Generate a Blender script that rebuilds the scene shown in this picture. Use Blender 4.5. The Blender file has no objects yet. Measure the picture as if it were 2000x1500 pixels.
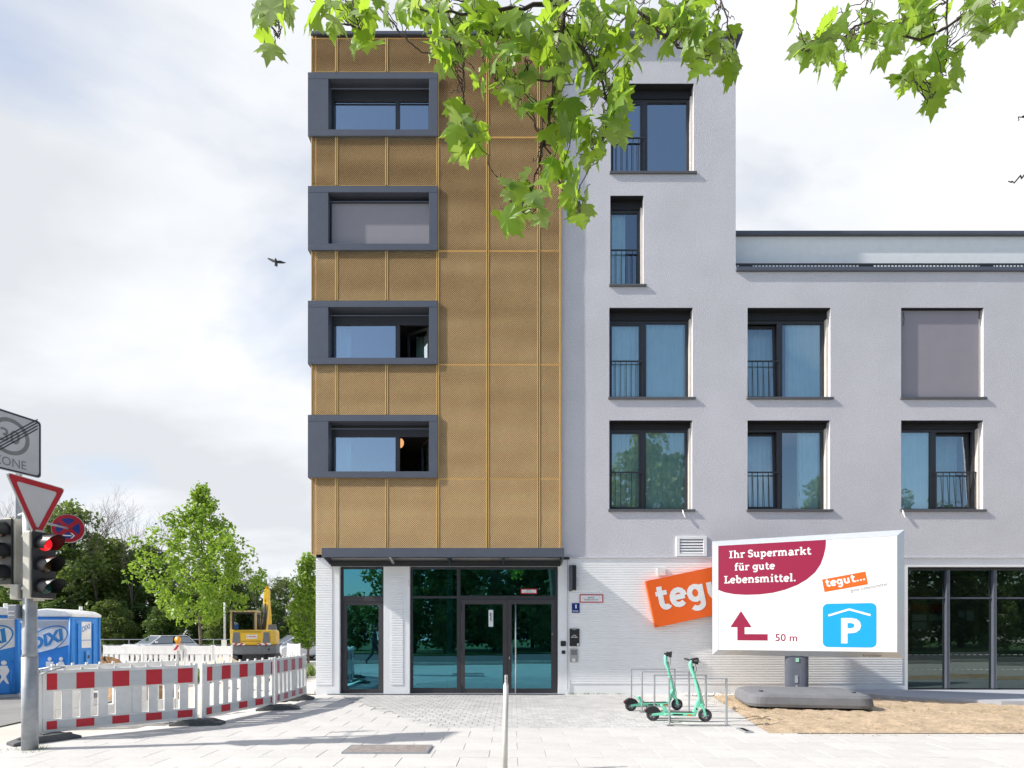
import bpy, math, random
import numpy as np
from mathutils import Vector, Matrix
random.seed(7); rng = np.random.default_rng(7)
S = bpy.context.scene
COL = S.collection
V = Vector
# ------------------------------------------------------------------ camera, sky, sun, exposure
F, HOR, EYE = 1150.0, 1230.0, 1.67          # focal length in photo pixels, horizon row, eye height
cam_d = bpy.data.cameras.new('camera'); cam = bpy.data.objects.new('camera', cam_d); COL.objects.link(cam)
cam.location = (0, 0, EYE); cam.rotation_euler = (math.pi/2, 0, 0)
cam_d.sensor_width = 36; cam_d.lens = 36*F/2000; cam_d.shift_y = (HOR-750)/2000
cam_d.clip_start = 0.05; cam_d.clip_end = 3000
S.camera = cam
LDIR = V((1, .17, -.78)).normalized()
SUN_EL = math.asin(-LDIR.z); SUN_AZ = math.atan2(-LDIR.x, -LDIR.y)
w = bpy.data.worlds.new('World'); S.world = w; w.use_nodes = True
def build_world():
    nt = w.node_tree; N = nt.nodes; L = nt.links; N.clear()
    out = N.new('ShaderNodeOutputWorld'); mixs = N.new('ShaderNodeMixShader')
    b1 = N.new('ShaderNodeBackground'); b1.inputs[1].default_value = .15
    b2 = N.new('ShaderNodeBackground'); b2.inputs[1].default_value = 1.0
    sky = N.new('ShaderNodeTexSky'); sky.sky_type = 'NISHITA'; sky.sun_disc = False
    sky.sun_elevation = SUN_EL; sky.sun_rotation = SUN_AZ; sky.air_density = 1.0; sky.dust_density = 1.2
    tc = N.new('ShaderNodeTexCoord'); sep = N.new('ShaderNodeSeparateXYZ')
    L.new(tc.outputs['Generated'], sep.inputs[0])
    def math_(op, a, b=None, clamp=False):
        n = N.new('ShaderNodeMath'); n.operation = op; n.use_clamp = clamp
        for i, x in enumerate((a, b)):
            if x is None: continue
            if isinstance(x, (int, float)): n.inputs[i].default_value = x
            else: L.new(x, n.inputs[i])
        return n.outputs[0]
    zz = math_('ADD', math_('MAXIMUM', sep.outputs[2], 0), .22)
    cx = math_('DIVIDE', sep.outputs[0], zz); cy = math_('DIVIDE', sep.outputs[1], zz)
    comb = N.new('ShaderNodeCombineXYZ'); L.new(cx, comb.inputs[0]); L.new(cy, comb.inputs[1])
    mp = N.new('ShaderNodeMapping'); mp.inputs['Location'].default_value = (3.1, 1.7, 0); mp.inputs['Rotation'].default_value = (0, 0, .5)
    mp.inputs['Scale'].default_value = (1.0, 1.35, 1)
    L.new(comb.outputs[0], mp.inputs[0])
    n1 = N.new('ShaderNodeTexNoise'); n1.inputs['Scale'].default_value = 1.15; n1.inputs['Detail'].default_value = 9; n1.inputs['Roughness'].default_value = .52
    n1.inputs['Distortion'].default_value = .35; L.new(mp.outputs[0], n1.inputs[0])
    n2 = N.new('ShaderNodeTexNoise'); n2.inputs['Scale'].default_value = .8; n2.inputs['Detail'].default_value = 6; n2.inputs['Roughness'].default_value = .5
    L.new(mp.outputs[0], n2.inputs[0])
    # broken cloud: thicker ahead of the camera, bluer behind (as the windows reflect it)
    ahead = math_('MULTIPLY', sep.outputs[1], .27)
    cov = math_('ADD', n1.outputs[0], ahead)
    cr = N.new('ShaderNodeValToRGB'); cr.color_ramp.elements[0].position = .375; cr.color_ramp.elements[1].position = .675
    L.new(cov, cr.inputs[0])
    cc = N.new('ShaderNodeValToRGB')
    cc.color_ramp.elements[0].position = .36; cc.color_ramp.elements[0].color = (.60, .62, .655, 1)
    cc.color_ramp.elements[1].position = .60; cc.color_ramp.elements[1].color = (.88, .89, .91, 1)
    br = math_('ADD', n2.outputs[0], math_('MULTIPLY', sep.outputs[0], .22))
    L.new(br, cc.inputs[0])
    L.new(sky.outputs[0], b1.inputs[0]); L.new(cc.outputs[0], b2.inputs[0])
    L.new(cr.outputs[0], mixs.inputs[0]); L.new(b1.outputs[0], mixs.inputs[1]); L.new(b2.outputs[0], mixs.inputs[2])
    L.new(mixs.outputs[0], out.inputs[0])
build_world()
sun_d = bpy.data.lights.new('sun', 'SUN'); sun_d.energy = 4.7; sun_d.angle = math.radians(.9); sun_d.color = (1, .955, .88)
sun = bpy.data.objects.new('sun', sun_d); COL.objects.link(sun); sun.location = (-30, -5, 30)
sun.rotation_euler = LDIR.to_track_quat('-Z', 'Y').to_euler()
vs = S.view_settings; vs.view_transform = 'Standard'; vs.look = 'None'; vs.exposure = 0.40; vs.gamma = 1; vs.use_curve_mapping = False
S.render.engine = 'CYCLES'; S.cycles.max_bounces = 8; S.cycles.transparent_max_bounces = 16
S.cycles.use_denoising = True

# ------------------------------------------------------------------ placing: photo pixel -> world point
def P(x, y, Y): return V(((x-1000)*Y/F, Y, EYE+(HOR-y)*Y/F))
def G(x, y):
    Y = EYE*F/(y-HOR); return V(((x-1000)*Y/F, Y, 0))
def PX(x, Y): return (x-1000)*Y/F
def PZ(y, Y): return EYE+(HOR-y)*Y/F

# ------------------------------------------------------------------ materials
MATS = {}
def M(name, col, rough=.6, metal=0., var=.08, scale=6., bump=0., bscale=60., spec=.5, emis=None, estr=0., dirt=0., coat=0., grain=0., gscale=30., tone=0.):
    if name in MATS: return MATS[name]
    m = bpy.data.materials.new(name); m.use_nodes = True; nt = m.node_tree; N = nt.nodes; L = nt.links
    p = N['Principled BSDF']; p.inputs['Roughness'].default_value = rough; p.inputs['Metallic'].default_value = metal
    p.inputs['Specular IOR Level'].default_value = spec; p.inputs['Coat Weight'].default_value = coat
    tc = N.new('ShaderNodeTexCoord')
    n = N.new('ShaderNodeTexNoise'); n.inputs['Scale'].default_value = scale; n.inputs['Detail'].default_value = 6; n.inputs['Roughness'].default_value = .6
    L.new(tc.outputs['Object'], n.inputs[0])
    r = N.new('ShaderNodeValToRGB'); c = V(col[:3])
    r.color_ramp.elements[0].position = .3; r.color_ramp.elements[1].position = .7
    r.color_ramp.elements[0].color = (*(c*(1-var)), 1); r.color_ramp.elements[1].color = (*[min(1, k*(1+var)) for k in c], 1)
    L.new(n.outputs[0], r.inputs[0]); colout = r.outputs[0]
    if dirt > 0:
        n2 = N.new('ShaderNodeTexNoise'); n2.inputs['Scale'].default_value = scale*.35; n2.inputs['Detail'].default_value = 8; L.new(tc.outputs['Object'], n2.inputs[0])
        r2 = N.new('ShaderNodeValToRGB'); r2.color_ramp.elements[0].position = .5; r2.color_ramp.elements[0].color = (0, 0, 0, 1)
        r2.color_ramp.elements[1].position = .75; r2.color_ramp.elements[1].color = (dirt, dirt, dirt, 1); L.new(n2.outputs[0], r2.inputs[0])
        mx = N.new('ShaderNodeMixRGB'); L.new(r2.outputs[0], mx.inputs[0]); L.new(colout, mx.inputs[1]); mx.inputs[2].default_value = (*(c*.45+V((.05, .04, .03))), 1); colout = mx.outputs[0]
    if grain > 0:
        n4 = N.new('ShaderNodeTexNoise'); n4.inputs['Scale'].default_value = gscale; n4.inputs['Detail'].default_value = 3; L.new(tc.outputs['Object'], n4.inputs[0])
        mr = N.new('ShaderNodeMapRange'); mr.inputs[1].default_value = .3; mr.inputs[2].default_value = .7; mr.inputs[3].default_value = 1-grain; mr.inputs[4].default_value = 1+grain*.6; L.new(n4.outputs[0], mr.inputs[0])
        vm = N.new('ShaderNodeVectorMath'); vm.operation = 'SCALE'; L.new(colout, vm.inputs[0]); L.new(mr.outputs[0], vm.inputs['Scale']); colout = vm.outputs[0]
    if tone > 0:
        oi = N.new('ShaderNodeObjectInfo'); mr = N.new('ShaderNodeMapRange'); mr.inputs[3].default_value = 1-tone; mr.inputs[4].default_value = 1+tone*.4; L.new(oi.outputs['Random'], mr.inputs[0])
        vm = N.new('ShaderNodeVectorMath'); vm.operation = 'SCALE'; L.new(colout, vm.inputs[0]); L.new(mr.outputs[0], vm.inputs['Scale']); colout = vm.outputs[0]
    L.new(colout, p.inputs['Base Color'])
    if bump > 0:
        b = N.new('ShaderNodeBump'); b.inputs['Strength'].default_value = bump; b.inputs['Distance'].default_value = .02
        n3 = N.new('ShaderNodeTexNoise'); n3.inputs['Scale'].default_value = bscale; n3.inputs['Detail'].default_value = 5; L.new(tc.outputs['Object'], n3.inputs[0])
        L.new(n3.outputs[0], b.inputs['Height']); L.new(b.outputs[0], p.inputs['Normal'])
    if emis: p.inputs['Emission Color'].default_value = (*emis, 1); p.inputs['Emission Strength'].default_value = estr
    MATS[name] = m; return m
def glass(name, tint, refl, base, wob=.0):
    m = bpy.data.materials.new(name); m.use_nodes = True; nt = m.node_tree; N = nt.nodes; L = nt.links; N.clear()
    o = N.new('ShaderNodeOutputMaterial'); mx = N.new('ShaderNodeMixShader'); t = N.new('ShaderNodeBsdfTransparent'); g = N.new('ShaderNodeBsdfGlossy')
    t.inputs[0].default_value = (*tint, 1); g.inputs[0].default_value = (*refl, 1); g.inputs['Roughness'].default_value = .0
    fr = N.new('ShaderNodeFresnel'); fr.inputs[0].default_value = 1.5
    a = N.new('ShaderNodeMath'); a.operation = 'ADD'; a.use_clamp = True; a.inputs[1].default_value = base
    L.new(fr.outputs[0], a.inputs[0]); L.new(a.outputs[0], mx.inputs[0]); L.new(t.outputs[0], mx.inputs[1]); L.new(g.outputs[0], mx.inputs[2]); L.new(mx.outputs[0], o.inputs[0])
    if wob:
        tc = N.new('ShaderNodeTexCoord'); n = N.new('ShaderNodeTexNoise'); n.inputs['Scale'].default_value = .9; L.new(tc.outputs['Object'], n.inputs[0])
        b = N.new('ShaderNodeBump'); b.inputs['Strength'].default_value = wob; b.inputs['Distance'].default_value = .02; L.new(n.outputs[0], b.inputs['Height']); L.new(b.outputs[0], g.inputs['Normal'])
    return m
def leafmat(name, c0, c1, trans, tmix=.42, rough=.45):
    m = bpy.data.materials.new(name); m.use_nodes = True; nt = m.node_tree; N = nt.nodes; L = nt.links
    p = N['Principled BSDF']; o = N['Material Output']; p.inputs['Roughness'].default_value = rough; p.inputs['Specular IOR Level'].default_value = .4
    g = N.new('ShaderNodeNewGeometry'); oi = N.new('ShaderNodeObjectInfo'); ad = N.new('ShaderNodeMath'); ad.operation = 'ADD'
    L.new(g.outputs['Random Per Island'], ad.inputs[0]); L.new(oi.outputs['Random'], ad.inputs[1])
    fr = N.new('ShaderNodeMath'); fr.operation = 'FRACT'; L.new(ad.outputs[0], fr.inputs[0])
    r = N.new('ShaderNodeValToRGB'); r.color_ramp.elements[0].color = (*c0, 1); r.color_ramp.elements[1].color = (*c1, 1); L.new(fr.outputs[0], r.inputs[0])
    L.new(r.outputs[0], p.inputs['Base Color'])
    t = N.new('ShaderNodeBsdfTranslucent'); t.inputs[0].default_value = (*trans, 1); mx = N.new('ShaderNodeMixShader'); mx.inputs[0].default_value = tmix
    L.new(p.outputs[0], mx.inputs[1]); L.new(t.outputs[0], mx.inputs[2]); L.new(mx.outputs[0], o.inputs[0])
    return m
m_render = M('grey_render', (.62, .605, .638), .9, var=.05, scale=.8, bump=.8, bscale=38, dirt=.16, grain=.10, gscale=26)
m_white = M('white_cladding', (.87, .87, .87), .55, var=.03, scale=2, dirt=.05)
m_gold = M('gold_anodised_mesh', (.96, .635, .31), .42, metal=.05, var=.12, scale=.9)
m_goldt = M('gold_trim', (.85, .54, .17), .45, metal=.05, var=.06)
m_back = M('brown_membrane', (.17, .10, .05), .9)
m_dark = M('anthracite_frame', (.035, .036, .042), .45, var=.05)
m_casing = M('slate_grey_casing', (.095, .105, .135), .42, var=.07, scale=2.5)
m_sill = M('grey_sill', (.11, .11, .12), .45)
m_blind = M('grey_blind_fabric', (.30, .28, .31), .85, var=.03, scale=3)
m_curt = M('pale_curtain', (.84, .97, 1.0), .9, var=.05, scale=3)
m_curtg = M('sage_curtain', (.66, .80, .75), .9, var=.06, scale=3)
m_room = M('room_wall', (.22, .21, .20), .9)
m_guide = M('beige_guide_rail', (.62, .58, .53), .5)
g_win = glass('window_glass', (.86, .98, 1.0), (.82, .94, 1.0), .27, wob=.03)
g_bay = glass('bay_glass', (.70, .88, .95), (.86, .95, 1.0), .45, wob=.04)
g_ent = glass('entrance_glass', (.10, .55, .66), (.20, .64, .82), .35, wob=.02)
g_shop = glass('shop_glass', (.40, .52, .50), (.60, .75, .72), .16, wob=.03)
g_car = glass('car_glass', (.12, .15, .16), (.8, .9, 1), .2)
m_steel = M('galvanised_steel', (.42, .44, .46), .45, metal=.6, var=.12, scale=14)
m_blackp = M('black_plastic', (.018, .018, .02), .45)
m_rubber = M('dark_rubber', (.045, .046, .05), .8, var=.2, scale=20, bump=.4)
m_red = M('reflective_red', (.55, .012, .03), .4, var=.07)
m_wp = M('white_plastic', (.80, .79, .765), .5, var=.06, scale=7, dirt=.30)
m_grayrefl = M('reflective_grey_white', (.58, .60, .61), .4, var=.05, scale=8)

# ------------------------------------------------------------------ mesh builder and scene tree helpers
ORG = {}
class MB:
    def __init__(s): s.v = []; s.f = []; s.m = []; s.T = Matrix(); s.mi = 0
    def a(s, pts): 
        i = len(s.v); s.v.extend([tuple(s.T @ V(p)) for p in pts]); return i
    def face(s, idx): s.f.append(tuple(idx)); s.m.append(s.mi)
    def poly(s, pts): i = s.a(pts); s.face(range(i, i+len(pts))); return s
    def box(s, x0, x1, y0, y1, z0, z1):
        i = s.a([(x0, y0, z0), (x1, y0, z0), (x1, y1, z0), (x0, y1, z0), (x0, y0, z1), (x1, y0, z1), (x1, y1, z1), (x0, y1, z1)])
        for q in ((0, 3, 2, 1), (4, 5, 6, 7), (0, 1, 5, 4), (1, 2, 6, 5), (2, 3, 7, 6), (3, 0, 4, 7)): s.face([i+k for k in q])
        return s
    def prism(s, pts, vec):
        pts = [V(p) for p in pts]; vec = V(vec); n = len(pts)
        i = s.a(pts); j = s.a([p+vec for p in pts])
        s.face([i+k for k in reversed(range(n))]); s.face([j+k for k in range(n)])
        for k in range(n): s.face((i+k, i+(k+1) % n, j+(k+1) % n, j+k))
        return s
    def tube(s, path, r, n=8, cap=True):
        path = [V(p) for p in path]; rr = r if hasattr(r, '__len__') else [r]*len(path); rings = []
        u = None
        for k, p in enumerate(path):
            d = (path[min(k+1, len(path)-1)]-path[max(k-1, 0)]).normalized()
            if u is None:
                u = d.cross(V((0, 0, 1)) if abs(d.z) < .9 else V((1, 0, 0))).normalized()
            else: u = (u-d*u.dot(d)).normalized()
            b = d.cross(u)
            rings.append(s.a([p+(u*math.cos(2*math.pi*q/n)+b*math.sin(2*math.pi*q/n))*rr[k] for q in range(n)]))
        for a, b in zip(rings, rings[1:]):
            for q in range(n): s.face((a+q, a+(q+1) % n, b+(q+1) % n, b+q))
        if cap: s.face([rings[0]+q for q in reversed(range(n))]); s.face([rings[-1]+q for q in range(n)])
        return s
    def lathe(s, prof, c, axis, n=16):
        c = V(c); ax = V(axis).normalized(); u = ax.orthogonal().normalized(); b = ax.cross(u); rings = []
        for r, h in prof: rings.append(s.a([c+ax*h+(u*math.cos(2*math.pi*q/n)+b*math.sin(2*math.pi*q/n))*r for q in range(n)]))
        for p, q2 in zip(rings, rings[1:]):
            for q in range(n): s.face((p+q, p+(q+1) % n, q2+(q+1) % n, q2+q))
        s.face([rings[0]+q for q in reversed(range(n))]); s.face([rings[-1]+q for q in range(n)]); return s
    def build(s, name, mat, parent=None, smooth=False, bevel=0, label=None, stuff=False):
        org = ORG.get(parent.name, V()) if parent else V()
        me = bpy.data.meshes.new(name); me.from_pydata([tuple(V(p)-org) for p in s.v], [], s.f)
        mats = mat if isinstance(mat, (list, tuple)) else [mat]
        for q in mats: me.materials.append(q)
        if len(mats) > 1: me.polygons.foreach_set('material_index', s.m)
        if smooth: me.polygons.foreach_set('use_smooth', [True]*len(me.polygons))
        me.update()
        return link(name, me, parent, org, bevel, label, stuff)
def link(name, me, parent=None, org=V(), bevel=0, label=None, stuff=False):
    o = bpy.data.objects.new(name, me); COL.objects.link(o); o.parent = parent; ORG[o.name] = org
    if bevel:
        b = o.modifiers.new('bevel', 'BEVEL'); b.width = bevel; b.segments = 2; b.limit_method = 'ANGLE'; b.angle_limit = math.radians(35)
    if label: o['label'] = label
    if stuff: o['kind'] = 'stuff'
    return o
def tag(o, label, cat, group=None):
    o['label'] = label; o['category'] = cat
    if group: o['group'] = group
    return o
def thing(name, label, cat, loc=(0, 0, 0), rotz=None, group=None):
    o = bpy.data.objects.new(name, None); COL.objects.link(o); o.location = loc; o.empty_display_size = .2
    if rotz is not None: o.rotation_euler = (0, 0, rotz); ORG[o.name] = V()
    else: ORG[o.name] = V(loc)
    return tag(o, label, cat, group)
def struct(o): o['kind'] = 'structure'; return o
def copy_tree(o, parent=None):
    c = o.copy(); COL.objects.link(c); c.parent = parent
    for ch in list(o.children): copy_tree(ch, c)
    return c
def bx(name, mat, parent, *b, bevel=0):
    m = MB(); m.box(*b); return m.build(name, mat, parent, bevel=bevel)
# flat lettering from the built-in font, fitted into a rectangle: org = lower left, right / up unit vectors
def text(mb, body, org, right, up, width=None, height=None, bold=0., out=0., shear=0.):
    if body[0] == '~':      # print too small to read: short uneven strokes
        rs = random.Random(len(body)); o, r_, u_ = V(org), V(right), V(up); n = len(body)*2; x = 0
        for q in range(n):
            wd = width/n*rs.uniform(.45, .8); h0, h1 = rs.uniform(0, .3)*height, rs.uniform(.65, 1)*height; p = o+r_*(width*q/n); mb.poly([p+u_*h0, p+r_*wd+u_*h0, p+r_*wd+u_*h1, p+u_*h1])
        return
    cu = bpy.data.curves.new('lettering', 'FONT'); cu.body = body; cu.size = 1; cu.offset = bold; cu.shear = shear; cu.resolution_u = 3
    ob = bpy.data.objects.new('lettering', cu); COL.objects.link(ob)
    dg = bpy.context.evaluated_depsgraph_get(); me = bpy.data.meshes.new_from_object(ob.evaluated_get(dg))
    vs_ = np.array([v.co[:] for v in me.vertices]); fs = [tuple(p.vertices) for p in me.polygons]
    bpy.data.objects.remove(ob); bpy.data.curves.remove(cu); bpy.data.meshes.remove(me)
    mn = vs_.min(0); sz = vs_.max(0)-mn
    sx = width/sz[0] if width else None; sy = height/sz[1] if height else None
    sx = sx or sy; sy = sy or sx
    org, right, up = V(org), V(right), V(up); nrm = right.cross(up)
    i = mb.a([org+right*float((v[0]-mn[0])*sx)+up*float((v[1]-mn[1])*sy)+nrm*out for v in vs_])
    for f in fs: mb.face([i+k for k in f])
# hand drawn slab-serif letters (strokes with flat serifs) for the poster headline
def _arc(cx, cy, rx, ry, a0, a1, n=12): return [(cx+rx*math.cos(math.radians(a0+(a1-a0)*k/n)), cy+ry*math.sin(math.radians(a0+(a1-a0)*k/n))) for k in range(n+1)]
def _sf(x, y, w0=.22, w1=.22): return ('s', [(x-w0, y), (x+w1, y)])
GL = {
 'I': (.86, [[(.4, 0), (.4, 1.4)], _sf(.4, .09, .32, .32), _sf(.4, 1.31, .32, .32)]),
 'h': (1.2, [[(.27, 0), (.27, 1.45)], _arc(.57, .58, .3, .33, 180, 0)+[(.87, 0)], _sf(.27, .08), _sf(.87, .08), _sf(.2, 1.37, .18, .05)]),
 'n': (1.2, [[(.27, 0), (.27, .98)], _arc(.57, .58, .3, .33, 180, 0)+[(.87, 0)], _sf(.27, .08), _sf(.87, .08), _sf(.2, .9, .18, .05)]),
 'm': (1.78, [[(.27, 0), (.27, .98)], _arc(.55, .58, .28, .33, 180, 0)+[(.83, 0)], _arc(1.11, .58, .28, .33, 180, 0)+[(1.39, 0)], _sf(.27, .08, .2, .2), _sf(.83, .08, .18, .18), _sf(1.39, .08, .18, .22), _sf(.2, .9, .18, .05)]),
 'r': (.86, [[(.27, 0), (.27, .98)], _arc(.57, .55, .3, .36, 180, 45), _sf(.27, .08, .22, .26), _sf(.2, .9, .18, .05)]),
 'S': (.98, [_arc(.46, 1.03, .33, .29, 15, 270)+_arc(.46, .42, .36, .32, 90, -165), ]),
 's': (.8, [_arc(.38, .71, .25, .21, 15, 270)+_arc(.38, .29, .27, .21, 90, -165), ]),
 'u': (1.18, [[(.25, .95), (.25, .42)]+_arc(.54, .42, .29, .33, 180, 360)+[(.83, .95)], [(.83, .95), (.83, 0)], _sf(.2, .9, .18, .05), _sf(.78, .9, .18, .05), _sf(.88, .08, .05, .18)]),
 'p': (1.12, [[(.27, .95), (.27, -.42)], _arc(.58, .48, .32, .41, 0, 360), _sf(.27, -.34), _sf(.2, .9, .18, .05)]),
 'b': (1.12, [[(.27, 1.45), (.27, .05)], _arc(.58, .48, .32, .41, 0, 360), _sf(.2, 1.37, .18, .05)]),
 'e': (.98, [_arc(.5, .48, .36, .42, 5, 315), [(.14, .5), (.86, .5)]]),
 'a': (1.04, [_arc(.42, .28, .28, .22, 0, 360), [(.74, .62), (.74, 0)], _arc(.44, .62, .3, .28, 0, 150), _sf(.8, .08, .05, .17)]),
 'k': (1.14, [[(.27, 0), (.27, 1.45)], [(.34, .42), (.86, .9)], [(.5, .56), (.9, .06)], _sf(.27, .08), _sf(.88, .08, .16, .2), _sf(.82, .9, .18, .18), _sf(.2, 1.37, .18, .05)]),
 't': (.78, [[(.3, 1.28), (.3, .36)]+_arc(.53, .36, .23, .28, 180, 320), ('b', [(.04, .9), (.68, .9)])]),
 'f': (.74, [[(.3, 0), (.3, 1.12)]+_arc(.54, 1.12, .24, .25, 180, 45), ('b', [(.04, .9), (.66, .9)]), _sf(.3, .08, .22, .26)]),
 'g': (1.08, [_arc(.48, .52, .32, .37, 0, 360), [(.82, .95), (.82, -.08)]+_arc(.5, -.08, .32, .27, 0, -150), _sf(.9, .9, .05, .12)]),
 'L': (1.08, [[(.36, 0), (.36, 1.4)], ('b', [(.06, .09), (1.0, .09)]), [(.92, .05), (.92, .42)], _sf(.36, 1.31, .3, .3)]),
 'i': (.62, [[(.3, 0), (.3, .95)], [(.3, 1.2), (.3, 1.45)], _sf(.3, .08), _sf(.22, .9, .18, .05)]),
 'l': (.6, [[(.3, 0), (.3, 1.45)], _sf(.3, .08), _sf(.22, 1.37, .18, .05)]),
 '.': (.5, [[(.24, 0), (.24, .26)]]), ' ': (.5, [])}
GL['ü'] = (GL['u'][0], GL['u'][1]+[[(.36, 1.18), (.36, 1.42)], [(.72, 1.18), (.72, 1.42)]])
def slab_text(mb, body, org, right, up, width, out=.0, serif=True):
    tot = sum(GL[c][0] for c in body); sc = width/tot; org, right, up = V(org), V(right), V(up); nrm = right.cross(up); x = 0; q = 0
    for c in body:
        for st in GL[c][1]:
            thin = isinstance(st, tuple)
            if thin and st[0] == 's' and not serif: continue
            pts = [np.array(p) for p in (st[1] if thin else st)]; hw = (.085 if serif else .13) if thin else (.135 if serif else .15)
            L_, R_ = [], []
            for k, p in enumerate(pts):
                d = pts[min(k+1, len(pts)-1)]-pts[max(k-1, 0)]; d = d/(np.linalg.norm(d)+1e-9); nn = np.array((-d[1], d[0]))
                L_.append(p+nn*hw); R_.append(p-nn*hw)
            q += 1; o = out+.00004*q
            tr = lambda p: org+right*float((x+p[0])*sc)+up*float(p[1]*sc)+nrm*o
            i = mb.a([tr(p) for p in L_]); j = mb.a([tr(p) for p in R_])
            for k in range(len(pts)-1): mb.face((j+k, j+k+1, i+k+1, i+k))
        x += GL[c][0]

# ------------------------------------------------------------------ ground
W = 15.13                                   # the facade plane
def gz(x, y):
    t = min(1, max(0, (y-30)/9)); t = t*t*(3-2*t); return -.4*t
def ground_sheet():
    m = MB(); xs = sorted(set([-900, -400, -200, -120]+list(range(-90, 91, 6))+[120, 200, 400, 900])); ys = sorted(set([-900, -300, -120]+list(range(-60, 120, 6))+[31, 33, 35, 37, 39, 150, 300, 900]))
    i = m.a([(x, y, gz(x, y)-.03) for y in ys for x in xs]); nx = len(xs)
    for b in range(len(ys)-1):
        for a in range(nx-1): k = i+b*nx+a; m.face((k, k+1, k+nx+1, k+nx))
    return struct(m.build('ground', M('sandy_site_ground', (.52, .49, .445), .95, var=.18, scale=.35, bump=.5, bscale=9, dirt=.25)))
ground_sheet()
m_slab = M('pale_concrete_slab', (.57, .555, .535), .85, var=.07, scale=1.7, bump=.25, bscale=40, dirt=.22, grain=.06, gscale=22, tone=.06)
m_joint = M('sandy_joint', (.52, .50, .47), .95, var=.15, scale=12)
pave = MB(); pave.poly([(-7.3, 2, 0), (30, 2, 0), (30, W+.3, 0), (-4.95, W+.3, 0), (-5.0, 12.5, 0), (-5.5, 10.6, 0)])
pavement = struct(pave.build('pavement', m_joint))
SOIL = [(5.05, 14.95), (4.12, 9.45), (26, 9.45), (26, 15.0)]
def in_soil(x, y): return y > 9.45 and x > 4.12+(y-9.45)*.93/5.5 and y < 15
def in_sett(x, y):
    if not 10.0 < y < 14.95: return False
    return -1.35-(y-10.0)*.62 < x < 2.75+(y-10.0)*.08
def in_site(x, y): return x < -5.35-(0 if y > 12.5 else (12.5-y)*.55)
# slabs and setts: each a piece; the farther ones joined
def piece_mesh(name, sx, sy, h, mat):
    m = MB(); c = .003
    i = m.a([(-sx, -sy, 0), (sx, -sy, 0), (sx, sy, 0), (-sx, sy, 0), (-sx, -sy, h-c), (sx, -sy, h-c), (sx, sy, h-c), (-sx, sy, h-c), (-sx+c, -sy+c, h), (sx-c, -sy+c, h), (sx-c, sy-c, h), (-sx+c, sy-c, h)])
    for a in (0, 4):
        for k in range(4): m.face((i+a+k, i+a+(k+1) % 4, i+a+4+(k+1) % 4, i+a+4+k))
    m.face((i+8, i+9, i+10, i+11))
    me = bpy.data.meshes.new(name); me.from_pydata(m.v, [], m.f); me.materials.append(mat); return me, m
def lay(name, mat, sx, sy, h, spots, limit=300, gap=.003):
    me, mb = piece_mesh(name, sx/2-gap, sy/2-gap, h, mat)
    spots = sorted(spots, key=lambda p: p[1]+abs(p[0])*.1)
    for x, y in spots[:limit]:
        o = bpy.data.objects.new(name, me); COL.objects.link(o); o.parent = pavement; o.location = (x, y, random.uniform(-.0015, .0015)); o.rotation_euler = (random.gauss(0, .0012), random.gauss(0, .0012), random.gauss(0, .002))
    rest = spots[limit:]
    if rest:
        r = MB()
        for x, y in rest:
            i = r.a([(a+x, b+y, c+random.uniform(-.0015, .0015)) for a, b, c in mb.v])
            for f in mb.f: r.face([i+k for k in f])
        r.build(name+'_field', mat, pavement, stuff=True)
sl = []
for r_, y in enumerate(np.arange(5.4, 15.0, .5)):
    for x in np.arange(-9.3+(r_ % 2)*.375, 14, .75):
        if abs(x) > y*.9+.8 or in_soil(x+.3, y) or in_soil(x-.2, y+.2) or in_sett(x, y) or in_site(x-.3, y) or (-2.4 < x < -1.1 and 7.7 < y < 8.6 and False): continue
        sl.append((float(x), float(y)))
lay('paving_slab', m_slab, .75, .5, .010, sl)
se = [(float(x)+(.1 if k % 2 else 0), float(y)) for k, y in enumerate(np.arange(10.05, 14.95, .2)) for x in np.arange(-4.6, 3.4, .2) if in_sett(x, y)]
lay('paving_sett', M('pale_granite_sett', (.50, .49, .48), .85, var=.16, scale=2.3, bump=.35, bscale=30, dirt=.15, tone=.14), .2, .2, .014, se, gap=.0035)
# road behind the camera and beside the site, with a grass verge (seen in the glass)
rd = MB(); rd.poly([(-120, -9, .004), (120, -9, .004), (120, 1.2, .004), (-120, 1.2, .004)])
struct(rd.build('road', M('asphalt', (.11, .11, .115), .9, var=.15, scale=2, bump=.3, bscale=80)))
kb = MB(); kb.box(-120, 120, 1.2, 1.38, -.02, .11); struct(kb.build('kerb', m_slab))
vg = MB(); vg.poly([(-120, -60, .05), (120, -60, .05), (120, -9.4, .05), (-120, -9.4, .05)])
struct(vg.build('grass_verge', M('grass', (.06, .12, .025), .9, var=.35, scale=3, bump=.6, bscale=25)))
# far street, lower than the site
st = MB(); st.poly([(-150, 39.5, -.41), (-3, 39.5, -.41), (-3, 52, -.41), (-150, 52, -.41)]); struct(st.build('street', MATS['asphalt']))
vg = MB(); vg.poly([(-150, 52.4, -.35), (60, 52.4, -.35), (60, 140, -.35), (-150, 140, -.35)]); struct(vg.build('wood_floor', M('leaf_litter', (.05, .055, .025), .95, var=.4, scale=1)))
# asphalt patch at the left and site ground of packed gravel
ap = MB(); ap.poly([(-26, 10.2, -.006), (-8.9, 10.2, -.006), (-9.6, 15.6, -.006), (-26, 15.9, -.006)]); struct(ap.build('access_road', M('worn_asphalt', (.22, .215, .21), .9, var=.14, scale=1.5, bump=.3, bscale=50, dirt=.2)))
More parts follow.
